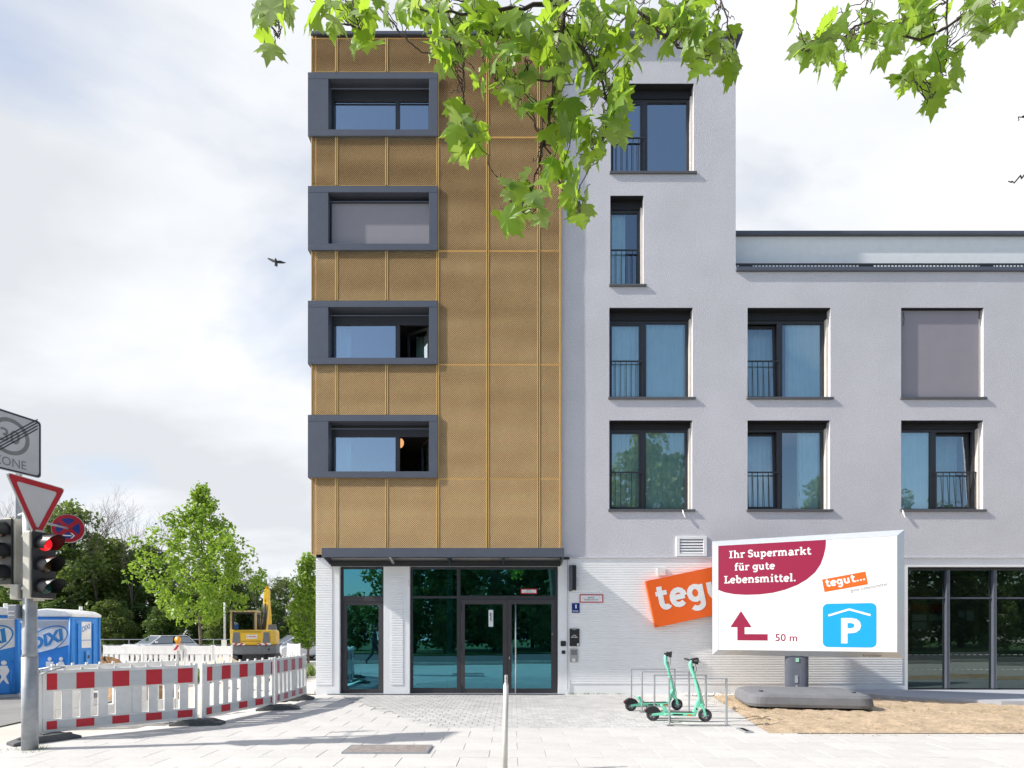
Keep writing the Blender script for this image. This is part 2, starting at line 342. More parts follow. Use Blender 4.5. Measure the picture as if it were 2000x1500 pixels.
# soil bed with uneven surface, and the concrete apron in front of the shop
def soil_bed():
    m = MB(); nx, ny = 150, 56; 
    X = np.linspace(0, 1, nx); Y = np.linspace(9.45, 15.05, ny); hs = rng.normal(0, .012, (ny, nx)); big = rng.normal(0, 1, (ny//6+2, nx//6+2))
    for j, y in enumerate(Y):
        xl = 4.12+(y-9.45)*.93/5.5
        for i, x in enumerate(X):
            xx = xl+(24-xl)*x**1.25; b = big[j//6, i//6]*.012; e = min(1, (y-9.45)/.25, x**1.25*60)
            m.v.append((xx, y, .012+e*(.035+hs[j, i]+b)))
    for j in range(ny-1):
        for i in range(nx-1): k = j*nx+i; m.face((k, k+1, k+nx+1, k+nx))
    return struct(m.build('soil_bed', M('dry_tan_soil', (.50, .38, .255), .95, var=.22, scale=4, bump=1.0, bscale=45, dirt=.4, grain=.25, gscale=18), smooth=True))
soil_bed()
ag = MB(); ag.prism([(7.9, 15.12, .0), (8.9, 13.7, 0), (10.6, 12.75, 0), (13, 12.35, 0), (26, 12.2, 0), (26, 15.12, 0)], (0, 0, .13)); struct(ag.build('concrete_apron', M('shaded_concrete', (.40, .42, .46), .85, var=.08, scale=1.5, bump=.2, dirt=.1)))  # blue-grey tone carries the shadow lying on the path before the shop

# ------------------------------------------------------------------ the building
B = thing('apartment_building', 'apartment house with gold mesh corner, grey rendered facade and white ribbed ground floor', 'building', (0, W, 0))
XL, XT, XR = PX(612, W), PX(1437, W), 24.0
ZT, ZLO = PZ(72, W), PZ(531, W)
XG0, XG1 = PX(607, W-.1), PX(1095, W-.1)
ZWH = PZ(1088, W)
def holes_wall(name, mat, x0, x1, z0, z1, holes, Y, depth, revmat=None):
    m = MB(); hs = holes
    xs = sorted(set([x0, x1]+[h[0] for h in hs]+[h[1] for h in hs])); zs = sorted(set([z0, z1]+[h[2] for h in hs]+[h[3] for h in hs]))
    xs = [x for x in xs if x0 <= x <= x1]; zs = [z for z in zs if z0 <= z <= z1]
    for a, b in zip(xs, xs[1:]):
        for c, d in zip(zs, zs[1:]):
            mx, mz = (a+b)/2, (c+d)/2
            if any(h[0] < mx < h[1] and h[2] < mz < h[3] for h in hs): continue
            m.poly([(a, Y, c), (b, Y, c), (b, Y, d), (a, Y, d)])
    for h in hs:
        a, b, c, d = h[:4]; e = Y+depth
        m.poly([(a, Y, c), (a, Y, d), (a, e, d), (a, e, c)]); m.poly([(b, Y, d), (b, Y, c), (b, e, c), (b, e, d)])
        m.poly([(a, Y, d), (b, Y, d), (b, e, d), (a, e, d)]); m.poly([(b, Y, c), (a, Y, c), (a, e, c), (b, e, c)])
    return m.build(name, mat, B)
WIN = [ # px x0, x1, y0, y1, kind
 (1193, 1355, 163, 337, 'bare'), (1192, 1257, 382, 557, 'narrow'),
 (1190, 1353, 601, 777, 'curtain'), (1460, 1622, 601, 777, 'curtain2'), (1760, 1921, 601, 777, 'blind'),
 (1190, 1352, 821, 996, 'sage'), (1460, 1621, 821, 996, 'curtain3'), (1760, 1920, 821, 996, 'right')]
def rect(wd): return (PX(wd[0], W), PX(wd[1], W), PZ(wd[3], W), PZ(wd[2], W))
holes = [rect(q) for q in WIN]
holes_wall('rendered_wall', m_render, PX(1095, W), XT, ZWH, ZT-.05, [h for h in holes if h[0] < XT and h[1] < XT], W, .3)
holes_wall('rendered_wall', m_render, XT, XR, ZWH, ZLO, [h for h in holes if h[0] >= XT], W, .3)
bays = [(141, 265), (363, 488), (587, 711), (810, 933)]
holes_wall('backing_wall', m_back, PX(610, W), PX(1095, W), PZ(1083, W), ZT-.05, [(PX(640, W), PX(838, W), PZ(b-12, W), PZ(a+12, W)) for a, b in bays], W-.004, .35)
# body behind: sides, back, roof slabs, dark rooms
DEP = 12
def flank():
    m = MB(); xl = PX(617.3, W)
    m.poly([(xl, W+DEP, 0), (xl, W+.0, 0), (xl, W+.0, ZT-.05), (xl, W+DEP, ZT-.05)])
    m.poly([(XT, W, ZLO), (XT, W+DEP, ZLO), (XT, W+DEP, ZT-.05), (XT, W, ZT-.05)])
    m.poly([(XR, W, 0), (XR, W+DEP, 0), (XR, W+DEP, ZLO), (XR, W, ZLO)])
    m.poly([(XR, W+DEP, 0), (xl, W+DEP, 0), (xl, W+DEP, ZT-.05), (XT, W+DEP, ZT-.05), (XT, W+DEP, ZLO), (XR, W+DEP, ZLO)])
    m.build('flank_wall', m_render, B)
    r = MB(); r.box(xl+.01, XT-.01, W+.02, W+DEP-.01, ZT-.25, ZT-.06); r.box(XT+.01, XR-.01, W+.02, W+DEP-.01, ZLO-.3, ZLO-.06); r.build('roof', M('roof_gravel', (.3, .3, .29), .95), B)
    f = MB()
    for k, y in enumerate((1088, 1018, 795, 575, 350)):
        z = PZ(y, W); f.box(xl+.02, (XT if k > 2 else XR)-.02, W+.36, W+DEP-.02, z-.12, z+.12)
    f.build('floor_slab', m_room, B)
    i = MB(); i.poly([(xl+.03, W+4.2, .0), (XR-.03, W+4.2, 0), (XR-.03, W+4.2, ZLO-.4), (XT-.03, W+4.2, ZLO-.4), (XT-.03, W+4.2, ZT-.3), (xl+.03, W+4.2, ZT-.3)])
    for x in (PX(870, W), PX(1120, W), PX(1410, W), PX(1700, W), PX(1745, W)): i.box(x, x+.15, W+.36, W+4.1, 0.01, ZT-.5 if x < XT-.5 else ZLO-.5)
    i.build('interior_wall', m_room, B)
flank()
# parapet caps
cp = MB(); cp.box(PX(612, W)-.04, XT+.13, W-.13, W+.3, ZT-.05, ZT+.03); cp.build('parapet_cap', m_casing, B, bevel=.01)
cp = MB(); cp.box(XT+.002, XR, W-.06, W+.3, ZLO+.002, ZLO+.10); cp.build('parapet_cap', m_casing, B, bevel=.008)
gr = MB(); zb = ZLO+.10
gr.box(XT+.01, XR, W+.02, W+.05, zb+.10, zb+.135)
for k in range(int((XR-XT)/.09)): x = XT+.03+k*.09; gr.box(x, x+.022, W+.025, W+.045, zb, zb+.10)
for k in range(5): x = XT+.1+k*3.1; gr.box(x, x+.35, W+.03, W+.06, zb, zb+.09)
gr.build('gravel_guard', m_dark, B)
YA = W+.62
at = MB(); at.box(XT+.01, XR, YA, YA+8, ZLO-.05, PZ(462, YA)); at.build('attic_wall', M('white_render', (.86, .86, .86), .9, var=.03, bump=.3), B)
at = MB(); at.box(XT+.012, XR+.1, YA-.1, YA+8.1, PZ(461.5, YA), PZ(455, YA)); at.build('attic_roof_edge', m_casing, B, bevel=.008)
# ---- windows in the render
def curtain(par, x0, x1, z0, z1, Y, mat, waves=None, amp=.028):
    m = MB(); n = max(16, int((x1-x0)/.018)); ph = random.uniform(0, 6); 
    k = waves or (x1-x0)/.13
    pts = []
    for i in range(n+1):
        t = i/n; a = 2*math.pi*k*t+ph+.9*math.sin(5*t+ph); pts.append((x0+(x1-x0)*t, Y+amp*math.sin(a)+.015*math.sin(2.3*a)))
    i0 = m.a([(x, y, z0) for x, y in pts]); i1 = m.a([(x, y, z1) for x, y in pts])
    for i in range(n): m.face((i0+i, i0+i+1, i1+i+1, i1+i))
    return m.build('curtain', mat, par, smooth=True)
def pane(par, x0, x1, z0, z1, Y, g=None, tilt=.004):
    m = MB(); a, b = random.gauss(0, tilt), random.gauss(0, tilt); xm, zm = (x0+x1)/2, (z0+z1)/2
    m.poly([(x, Y+(x-xm)*a+(z-zm)*b, z) for x, z in ((x0, z0), (x1, z0), (x1, z1), (x0, z1))]); return m.build('pane', g or g_win, par)
def frame(par, x0, x1, z0, z1, Y, t=.06, d=.07, mat=None, name='frame', extra=()):
    m = MB(); m.box(x0, x0+t, Y, Y+d, z0, z1); m.box(x1-t, x1, Y, Y+d, z0, z1); m.box(x0+t, x1-t, Y, Y+d, z0, z0+t); m.box(x0+t, x1-t, Y, Y+d, z1-t, z1)
    for e in extra: m.box(*e)
    return m.build(name, mat or m_dark, par)
def railing(par, x0, x1, z0, z1, Y, n=7):
    m = MB(); m.box(x0, x1, Y, Y+.03, z1-.03, z1); m.box(x0, x1, Y+.004, Y+.026, z0, z0+.03)
    for k in range(n):
        x = x0+.01+(x1-x0-.03)*k/(n-1); m.box(x, x+.014, Y+.008, Y+.022, z0+.03, z1-.03)
    return m.build('railing', m_dark, par)
def window(wd):
    x0, x1, z0, z1 = rect(wd); kind = wd[4]; Wn = thing_part('window')
    zs = z0+.045; R = W+.2
    bx('sill', m_sill, Wn, x0-.03, x1+.07, W-.045, W+.2, z0-.045, z0+.012, bevel=.006)
    hb = .24 if kind not in ('sage', 'curtain3', 'right') else .17
    bx('lintel_lining', M('black_lining', (.010, .010, .012), .6), Wn, x0+.002, x1-.002, W+.004, W+.168, z1-.018, z1-.001)
    bx('blind_box', MATS['black_lining'], Wn, x0+.002, x1-.002, W+.17, W+.27, z1-hb, z1-.002)
    m = MB(); m.box(x1-.055, x1-.003, W+.10, W+.2, z0+.013, z1-hb-.002); m.build('guide_rail', m_guide, Wn)
    m = MB(); m.box(x0+.003, x0+.05, W+.14, W+.2, z0+.013, z1-hb-.002); m.build('guide_rail', m_dark, Wn)
    if kind == 'blind':
        m = MB(); m.box(x0+.01, x1-.06, W+.085, W+.09, z0+.04, z1-.03); m.build('roller_blind', m_blind, Wn)
        m = MB(); m.box(x0+.01, x1-.06, W+.075, W+.1, z0+.015, z0+.045); m.build('blind_bar', m_casing, Wn); 
        m = MB(); m.tube([P(1764, 610, W+.06), P(1766, 625, W+.05), P(1763, 636, W+.05)], .008, 5); m.build('cord', m_dark, Wn); return
    ztop = z1-hb; xm = x0+(x1-x0)*.43; flip = kind == 'right'
    if flip: xm = x0+(x1-x0)*.46
    if kind == 'narrow':
        frame(Wn, x0+.004, x1-.06, z0+.013, ztop, R, .06); pane(Wn, x0+.06, x1-.115, z0+.07, ztop-.055, R+.035)
        curtain(Wn, x0+.03, x0+(x1-x0)*.52, z0+.02, ztop, R+.13, m_curt)
        railing(Wn, x0+.01, x1-.1, z0+.06, z0+1.0, W+.12, 6); return
    mull = (xm-.07, xm+.07, R, R+.08, z0+.013+.06, ztop-.06)
    frame(Wn, x0+.004, x1-.06, z0+.013, ztop, R, .06, extra=[mull])
    opened = kind in ('curtain2', 'curtain3', 'right')
    la, lb = x0+.06, xm-.07
    if flip: la, lb = xm+.07, x1-.12
    if opened:   # tilted casement: leaf leaning inwards at the top
        lf = MB(); tl = .09; zc0, zc1 = z0+.075, ztop-.065
        lf.T = Matrix.Translation((0, R+.03, zc0)) @ Matrix.Rotation(-math.atan2(tl, zc1-zc0), 4, 'X')
        h = zc1-zc0; t = .055
        lf.box(la, la+t, 0, .06, 0, h); lf.box(lb-t, lb, 0, .06, 0, h); lf.box(la+t, lb-t, 0, .06, 0, t); lf.box(la+t, lb-t, 0, .06, h-t, h); lf.build('casement', m_dark, Wn)
        pm = MB(); pm.T = lf.T; pm.poly([(la+t, .03, t), (lb-t, .03, t), (lb-t, .03, h-t), (la+t, .03, h-t)]); pm.build('pane', g_win, Wn)
    else:
        frame(Wn, la+.002, lb-.002, z0+.075, ztop-.062, R+.01, .04, .06, name='casement'); pane(Wn, la+.04, lb-.04, z0+.115, ztop-.10, R+.04, g_bay if kind == 'bare' else g_win)
    fa, fb = (xm+.07, x1-.12) if not flip else (x0+.06, xm-.07)
    pane(Wn, fa, fb, z0+.073, ztop-.06, R+.04, g_bay if kind == 'bare' else g_win)
    cm = m_curtg if kind == 'sage' else m_curt
    if kind in ('curtain', 'sage'): curtain(Wn, x0+.03, xm+.02, z0+.02, ztop, R+.10, cm); curtain(Wn, xm+.03, x1-.08, z0+.02, ztop, R+.095, cm)
    elif kind == 'curtain2': curtain(Wn, x0+.03, xm+.02, z0+.02, ztop, R+.42, cm); curtain(Wn, xm+.2, x1-.06, z0+.02, ztop, R+.095, cm)
    elif kind == 'curtain3': curtain(Wn, x0+.1, xm-.05, z0+.02, ztop, R+.42, cm); curtain(Wn, xm+.5, x1-.06, z0+.02, ztop, R+.095, cm)
    elif kind == 'right': curtain(Wn, x0+.03, xm-.03, z0+.02, ztop, R+.095, cm); curtain(Wn, xm+.15, x1-.2, z0+.02, ztop, R+.45, m_curtg)
    else: 
        c = MB(); X = P(1325, 330, R+.5).x; zc = z0+.12
        for a in (0, .34): c.tube([(X+a, R+.5, z0-.3), (X+a, R+.5, zc+.12)], .02, 6)
        c.tube([(X, R+.5, zc+.12), (X+.34, R+.5, zc+.12)], .025, 6); c.build('chair_back', m_wp, Wn)
    railing(Wn, la-.04, lb+.05, z0+.05, z0+1.02, W+.13, 7)
def thing_part(name):
    o = bpy.data.objects.new(name, None); COL.objects.link(o); o.parent = B; o.empty_display_size = .1; ORG[o.name] = ORG[B.name]; return o
for wd in WIN: window(wd)
for (x, y) in ((1333, 996), (1762, 996)):   # white overflow spouts under two sills
    m = MB(); p = P(x, y, W-.03); m.tube([p, p+V((.02, -.02, -.08)), p+V((.07, -.02, -.2))], [.02, .022, .012], 6); m.build('overflow_strap', m_white, B)
# ---- gold expanded-metal panels: real zigzag strands
def mesh_data(w_, h_):
    lwd, row = .046, .027; nx = max(2, int(round(w_/(lwd/2)))); nz = max(2, int(round(h_/row))); dx = w_/nx; dz = h_/nz
    ii, jj = np.meshgrid(np.arange(nx+1), np.arange(nz)); up = ((ii+jj) % 2)
    x = ii*dx; zc = (jj+.5)*dz+(up-.5)*dz*.78
    lf = .35*np.sin(jj*.23+rng.uniform(0, 6))+.35*np.sin(jj*.09+ii*.02+rng.uniform(0, 6))
    wid = .0175; dep = .0058*(1+.28*lf)
    top = np.stack([x, dep, zc+wid*.5], -1).reshape(-1, 3); bot = np.stack([x, -dep, zc-wid*.5], -1).reshape(-1, 3)
    n = top.shape[0]; v = np.concatenate([bot, top]); a = (jj[:, :-1]*(nx+1)+ii[:, :-1]).ravel()
    f = np.stack([a, a+1, a+1+n, a+n], -1)
    me = bpy.data.meshes.new('mesh_panel'); me.vertices.add(len(v)); me.vertices.foreach_set('co', v.astype(np.float32).ravel())
    me.loops.add(f.size); me.loops.foreach_set('vertex_index', f.astype(np.int32).ravel()); me.polygons.add(len(f)); me.polygons.foreach_set('loop_start', np.arange(0, f.size, 4, dtype=np.int32))
    me.update(calc_edges=True); me.materials.append(m_gold); return me
YG = W-.10
PCACHE = {}
def panel(xa, xb, ya, yb):
    x0, x1, z0, z1 = PX(xa, YG)+.012, PX(xb, YG)-.012, PZ(yb, YG)+.006, PZ(ya, YG)-.006
    key = (round(x1-x0, 1), round(z1-z0, 2)); 
    if key not in PCACHE: PCACHE[key] = (mesh_data(x1-x0, z1-z0), x1-x0, z1-z0)
    me, w_, h_ = PCACHE[key]
    o = link('mesh_panel', me, B, V()); o.location = (x0, YG-W, z0); o.scale = ((x1-x0)/w_, 1, (z1-z0)/h_)
    o.rotation_euler = (random.gauss(0, .0012), 0, 0)
    ORG[o.name] = V((x0, YG, z0))
    t = MB(); s = .017
    t.box(0, s, -.012, .03, 0, h_); t.box(w_-s, w_, -.012, .03, 0, h_); t.box(s, w_-s, -.004, .02, 0, .008); t.box(s, w_-s, -.004, .02, h_-.008, h_)
    ORG[o.name] = V(); t.build('panel_trim', m_goldt, o)
cols = [607, 657, 755, 855, 952, 1052, 1095]
rowsL = [(74, 141), (265, 363), (488, 587), (711, 810), (933, 1083)]
rowsR = [(74, 268), (268, 490), (490, 712), (712, 935), (935, 1083)]
for c in range(3):
    for a, b in rowsL: panel(cols[c], cols[c+1], a, b)
for c in range(3, 6):
    for a, b in rowsR: panel(cols[c], cols[c+1], a, b)
# corner return, edge posts of the gold screen
rt = MB(); x = XG0; rt.box(x+.004, x+.03, YG+.03, W+1.2, PZ(1083, YG), ZT-.06); rt.build('corner_return', m_gold, B)
rt = MB(); rt.box(XG1-.01, XG1+.012, YG+.0, W-.002, PZ(1083, YG), ZT-.06); rt.build('edge_trim', m_goldt, B)
rt = MB(); rt.box(XG0+.1, XG0+.13, YG+.02, W-.01, PZ(1083, YG), ZT-.06); rt.box(XG0+.03, XG0+.05, YG+.02, W-.01, PZ(1083, YG), ZT-.06); rt.build('corner_post', m_goldt, B)
# ---- bay windows with slate casings
def bay(i, ya, yb):
    Wn = thing_part('bay_window'); YF = YG-.05; k = lambda x: PX(x, YF); z = lambda y: PZ(y, YF)
    x0, x1, a, b = k(601), k(855), k(641), k(838); z0, z1 = z(yb), z(ya); zi0, zi1 = z(yb-12.5), z(ya+12.5); YB = W+.35
    m = MB(); m.box(x0, x1, YF, YB, zi1, z1); m.box(x0, x1, YF, YB, z0, zi0-.001); m.build('casing', m_casing, Wn, bevel=.004)
    m = MB(); m.box(x0, a, YF+.003, YB, zi0, zi1-.001); m.build('casing_panel', m_casing, Wn, bevel=.003)
    m = MB(); m.box(b, x1, YF+.003, YB, zi0, zi1-.001); m.build('casing_panel', m_casing, Wn, bevel=.003)
    m = MB()
    for px_ in (606, 612, 850): 
        for py in (ya+6, yb-6): m.lathe([(.008, 0), (.006, .006)], (k(px_), YF-.001, z(py)), (0, -1, 0), 6)
    m.build('rivet', m_steel, Wn)
    m = MB(); m.box(a, b, YF+.10, YF+.13, zi1-.17, zi1-.15); m.build('blind_guide', m_casing, Wn)
    R = W+.16; ztop = zi1-.24; m = MB(); m.box(a+.001, b-.001, R, R+.1, ztop, zi1-.001); m.build('blind_box', m_dark, Wn)
    if i == 1:
        m = MB(); m.box(a+.04, b-.012, YF+.16, YF+.165, zi0+.01, zi1-.17); m.build('roller_blind', m_blind, Wn); return
    xm = k(772); 
    frame(Wn, a+.002, b-.002, zi0+.002, ztop-.001, R, .055, extra=[(xm-.055, xm+.055, R, R+.08, zi0+.057, ztop-.056)])
    pane(Wn, a+.057, xm-.055, zi0+.057, ztop-.056, R+.03, g_bay)
    if i == 0: pane(Wn, xm+.055, b-.057, zi0+.057, ztop-.056, R+.03, g_bay)
    else:     # turned-open leaf swung into the room
        la, lb = xm+.06, b-.06; h = ztop-zi0-.12; L_ = lb-la; lf = MB()
        ang = -.55 if i == 2 else -1.15
        lf.T = Matrix.Translation((lb, R+.08, zi0+.06)) @ Matrix.Rotation(ang, 4, 'Z'); t = .05
        lf.box(-L_, -L_+t, 0, .05, 0, h); lf.box(-t, 0, 0, .05, 0, h); lf.box(-L_+t, -t, 0, .05, 0, t); lf.box(-L_+t, -t, 0, .05, h-t, h); lf.build('casement', m_dark, Wn)
        pm = MB(); pm.T = lf.T; pm.poly([(-L_+t, .03, t), (-t, .03, t), (-t, .03, h-t), (-L_+t, .03, h-t)]); pm.build('pane', g_win, Wn)
        curtain(Wn, b-(.5 if i == 2 else .22), b+.1, zi0, ztop, R+.75, m_curtg)
    if i > 0: curtain(Wn, a+.02, a+.42, zi0, ztop, R+.3, m_curt)
for i, (a, b) in enumerate(bays): bay(i, a, b)
lp = thing('pendant_lamp', 'glowing egg-shaped lamp inside the lowest open bay window', 'lamp', P(782, 866, W+.9))
c = P(782, 866, W+.9); m = MB(); m.lathe([(.02, -.13), (.07, -.09), (.095, 0), (.075, .08), (.02, .13)], c, (0.25, 0, 1), 14); m.build('lamp_shade', M('lamp_glass', (.8, .5, .25), .5, emis=(1, .5, .2), estr=.7), lp, smooth=True)
m = MB(); m.tube([c+V((.03, 0, .12)), c+V((.03, 0, .24))], .02, 6); m.build('lamp_rod', m_dark, lp)
# ---- ground floor: white ribbed cladding
def ribs(name, xa, xb, za, zb, Y, pitch=.062, d=.009):
    m = MB(); n = int((zb-za)/pitch); p = (zb-za)/n; prof = []
    for i in range(n): z = za+i*p; prof += [(Y, z), (Y-d, z+.012), (Y-d, z+p-.016), (Y, z+p-.006)]
    prof.append((Y, zb)); i0 = m.a([(xa, y, z) for y, z in prof]); i1 = m.a([(xb, y, z) for y, z in prof])
    for k in range(len(prof)-1): m.face((i0+k, i1+k, i1+k+1, i0+k+1))
    m.poly([(xa, Y, za), (xa, Y, zb)]+[(xa, y, z) for y, z in reversed(prof[1:-1])]); m.poly([(xb, y, z) for y, z in prof])
    return m.build(name, m_white, B)
k = lambda x: PX(x, W); z = lambda y: PZ(y, W)
ent = [(k(663), k(749), -.01, z(1106)), (k(800), k(1090), -.01, z(1106)), (k(1773), XR-1, -.01, z(1107))]
holes_wall('ground_floor_wall', m_white, k(617), XR, -.01, ZWH-.02, ent, W+.0, .3)
ribs('ribbed_cladding', k(617)+.002, k(649), z(1338), z(1092), W-.003); ribs('ribbed_cladding', k(764), k(787), z(1338), z(1122), W-.003)
ribs('ribbed_cladding', k(1113), k(1390), z(1336), z(1090), W-.003); ribs('ribbed_cladding', k(1390)+.006, k(1762), z(1336), z(1090), W-.003)
m = MB(); m.box(k(1112), XR, W-.035, W-.001, ZWH-.035, ZWH); m.build('drip_rail', M('pale_grey_trim', (.6, .6, .63), .5), B)
m = MB(); m.poly([(k(617), W+1.0, 0), (k(617), W, 0), (k(617), W, ZWH-.02), (k(617), W+1.0, ZWH-.02)]); m.build('corner_face', m_white, B)
# canopy
YC = W-.66
def canopy():
    C_ = thing_part('canopy'); zc0, zc1 = PZ(1088, YC), PZ(1070, YC); x0, x1 = PX(628, YC), PX(1102, YC)
    m = MB(); m.box(x0, x1, YC, YC+.03, zc0, zc1); m.build('fascia', m_casing, C_, bevel=.004)
    m = MB(); m.box(x0+.002, x1-.002, YC+.031, W-.005, zc1-.06, zc1-.012); m.build('roof_plate', m_casing, C_)
    for side in (x0+.003, x1-.033): m = MB(); m.prism([(side, YC+.031, zc0+.01), (side, W-.005, zc0-.12), (side, W-.005, zc1-.062), (side, YC+.031, zc1-.062)], (.03, 0, 0)); m.build('end_plate', m_casing, C_)
    for px_ in (757, 872, 980): x = PX(px_, YC); m = MB(); m.prism([(x, YC+.031, zc0+.03), (x, W-.005, zc0-.13), (x, W-.005, zc1-.062), (x, YC+.031, zc1-.062)], (.06, 0, 0)); m.build('bracket', m_dark if px_ != 757 else m_steel, C_)
    m = MB(); m.box(x0+.05, x1-.05, W-.10, W-.004, zc0-.16, zc0-.02); m.build('wall_rail', m_dark, C_)
canopy()
# entrance doors
def door_leaf(par, x0, x1, z0, z1, Y, t=.085, g=None, name='door'):
    d = MB(); d.box(x0, x0+t, Y, Y+.06, z0, z1); d.box(x1-t, x1, Y, Y+.06, z0, z1); d.box(x0+t, x1-t, Y, Y+.06, z0, z0+t*1.15); d.box(x0+t, x1-t, Y, Y+.06, z1-t, z1)
    o = d.build(name, M('door_frame', (.05, .046, .05), .5), par)
    pane(o, x0+t, x1-t, z0+t*1.15, z1-t, Y+.03, g or g_ent, .002); return o
RD = W+.10
def entrance():
    E = thing_part('side_door'); a, b = k(664), k(748.5); f = frame(E, a, b, .0, z(1107), RD, .045, .09)
    m = MB(); m.box(a+.045, b-.045, RD+.002, RD+.085, z(1174), z(1164)); m.build('transom_bar', MATS.get('door_frame') or M('door_frame', (.05, .046, .05), .5), E)
    pane(E, a+.045, b-.045, z(1164), z(1107)-.045, RD+.04, g_ent, .002); door_leaf(E, a+.047, b-.047, .02, z(1174)-.002, RD+.015, .1)
    E = thing_part('entrance'); a, b = k(801), k(1089.5); f = frame(E, a, b, .0, z(1107), RD, .05, .1)
    c = k(895)
    m = MB(); m.box(c-.045, c+.045, RD+.002, RD+.095, .052, z(1107)-.052); m.build('mullion', m_dark, E)
    m = MB(); m.box(a+.05, c-.046, RD+.004, RD+.09, z(1168), z(1164)); m.box(c+.046, b-.05, RD+.004, RD+.09, z(1171), z(1163)); m.build('transom_bar', m_dark, E)
    pane(E, a+.05, c-.045, z(1164), z(1107)-.05, RD+.05, g_ent, .001); pane(E, c+.045, b-.05, z(1163), z(1107)-.05, RD+.05, g_ent, .001)
    pane(E, a+.05, c-.045, .12, z(1168), RD+.05, g_ent, .001); m = MB(); m.box(a+.05, c-.046, RD+.004, RD+.09, .051, .16); m.build('kick_rail', m_dark, E)
    mid = k(990.5); d1 = door_leaf(E, c+.05, mid-.004, .02, z(1171)-.004, RD-.005, .11); d2 = door_leaf(E, mid+.004, b-.052, .02, z(1171)-.004, RD-.005, .11)
    m = MB(); x = k(1007); m.tube([(x, RD-.07, z(1355)), (x, RD-.07, z(1177))], .018, 10)
    for zz_ in (z(1340), z(1266), z(1190)): m.tube([(x, RD-.07, zz_), (x, RD, zz_)], .01, 6)
    m.build('pull_bar', M('brushed_steel', (.7, .71, .73), .3, metal=.9), d2, smooth=True)
    m = MB(); m.box(k(1079)-.012, k(1079)+.012, RD-.02, RD-.006, z(1240), z(1237)); m.box(k(994), k(996), RD-.02, RD-.006, z(1288), z(1283)); m.build('lock', m_steel, d2)
    m = MB()
    for y_ in (1185, 1262, 1345): m.box(k(899)-.01, k(899)+.012, RD-.03, RD-.006, z(y_+8), z(y_-8))
    m.build('hinge', m_dark, d1)
    m = MB(); m.box(k(797), k(801)-.005, W-.05, W-.002, z(1146), z(1134)); m.build('door_sensor', m_wp, E)
    m = MB(); m.box(k(640), k(1100), W-.14, W+.28, .026, .034); m.build('threshold', m_steel, E)
    n_ = MB(); n_.box(k(954), k(963), RD-.012, RD-.008, z(1224), z(1191)); n_.build('notice_strip', M('paper', (.75, .78, .78), .7), d1)
    n_ = MB(); text(n_, '~~~~', (k(960.5), RD-.0135, z(1213)), V((0, 0, 1)), V((-1, 0, 0)), width=.22, height=.06); n_.build('lettering', m_blackp, d1)
entrance()
# shop front
def shop():
    E = thing_part('shop_window'); a, b = k(1774), XR-1.02; zt = z(1109); R = W+.12
    frame(E, a, b, .10, zt, R, .05, .1)
    for px_ in (1857, 1949, 2041, 2133): x = k(px_); m = MB(); m.box(x-.035, x+.035, R-.03, R+.12, .151, zt-.051); m.build('mullion', m_casing, E); m = MB(); m.box(x+.04, x+.05, R-.02, R+.02, .151, zt-.051); m.build('mullion_strip', m_steel, E)
    m = MB(); m.box(a+.05, b-.05, R+.02, R+.08, z(1169), z(1166)); m.build('transom_bar', m_casing, E)
    xs = [a+.05]+[k(q) for q in (1857, 1949, 2041, 2133)]+[b-.05]
    for p, q in zip(xs, xs[1:]): pane(E, p+.036, q-.036, .15, z(1170), R+.05, g_shop, .002); pane(E, p+.036, q-.036, z(1165), zt-.05, R+.05, g_shop, .002)
    m = MB(); m.box(a, b, W+.0, R-.001, .05, .12); m.build('window_base', m_casing, E)
    pm = M('poster_dark', (.10, .11, .11), .6); pr = M('poster_red', (.25, .03, .03), .6); pw = M('poster_pale', (.34, .36, .36), .6)
    for i_, (x0, x1, y0, y1, mm) in enumerate([(1778, 1845, 1180, 1196, pr), (1778, 1845, 1196, 1238, pm), (1866, 1908, 1180, 1190, pm), (1782, 1810, 1200, 1212, pw), (1814, 1840, 1200, 1212, pw), (1782, 1810, 1215, 1230, pw), (1872, 1884, 1194, 1206, pw), (1888, 1902, 1193, 1212, pw), (1912, 1940, 1180, 1238, pm)]):
        m = MB(); Y = R+.3+.006*i_*(1 if mm is not pw else -1); m.box(PX(x0, Y), PX(x1, Y), Y, Y+.002, PZ(y1, Y), PZ(y0, Y)); m.build('poster', mm, E)
    fm = glass('frosted_band', (.45, .55, .54), (.5, .6, .6), .25)
    for p, q in zip(xs[:4], xs[1:]):
        m = MB()
        for yy in (1279, 1308):
            x = p+.06
            while x < q-.1: m.box(x, x+.09, R+.044, R+.047, z(yy)-.008, z(yy)); x += .16
        m.build('safety_marking', M('faded_marking', (.5, .52, .52), .6), E)
shop()
vt = thing_part('wall_vent'); m = MB(); a, b, c_, d_ = k(1320), k(1380), z(1087), z(1048); m.box(a, b, W-.04, W-.001, c_, c_+.07); m.box(a, b, W-.04, W-.001, d_-.07, d_); m.box(a, a+.09, W-.04, W-.001, c_+.07, d_-.07); m.box(b-.09, b, W-.04, W-.001, c_+.07, d_-.07); m.build('frame', m_white, vt, bevel=.004)
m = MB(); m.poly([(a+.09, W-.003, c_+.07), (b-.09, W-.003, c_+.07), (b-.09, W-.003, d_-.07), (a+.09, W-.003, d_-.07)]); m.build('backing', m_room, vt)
for q in range(5):
    zz_ = c_+.085+q*(d_-c_-.15)/5; m = MB(); m.prism([(a+.09, W-.034, zz_), (a+.09, W-.03, zz_-.006), (a+.09, W-.006, zz_+.04), (a+.09, W-.01, zz_+.046)], (b-a-.18, 0, 0)); m.build('slat', m_white, vt)
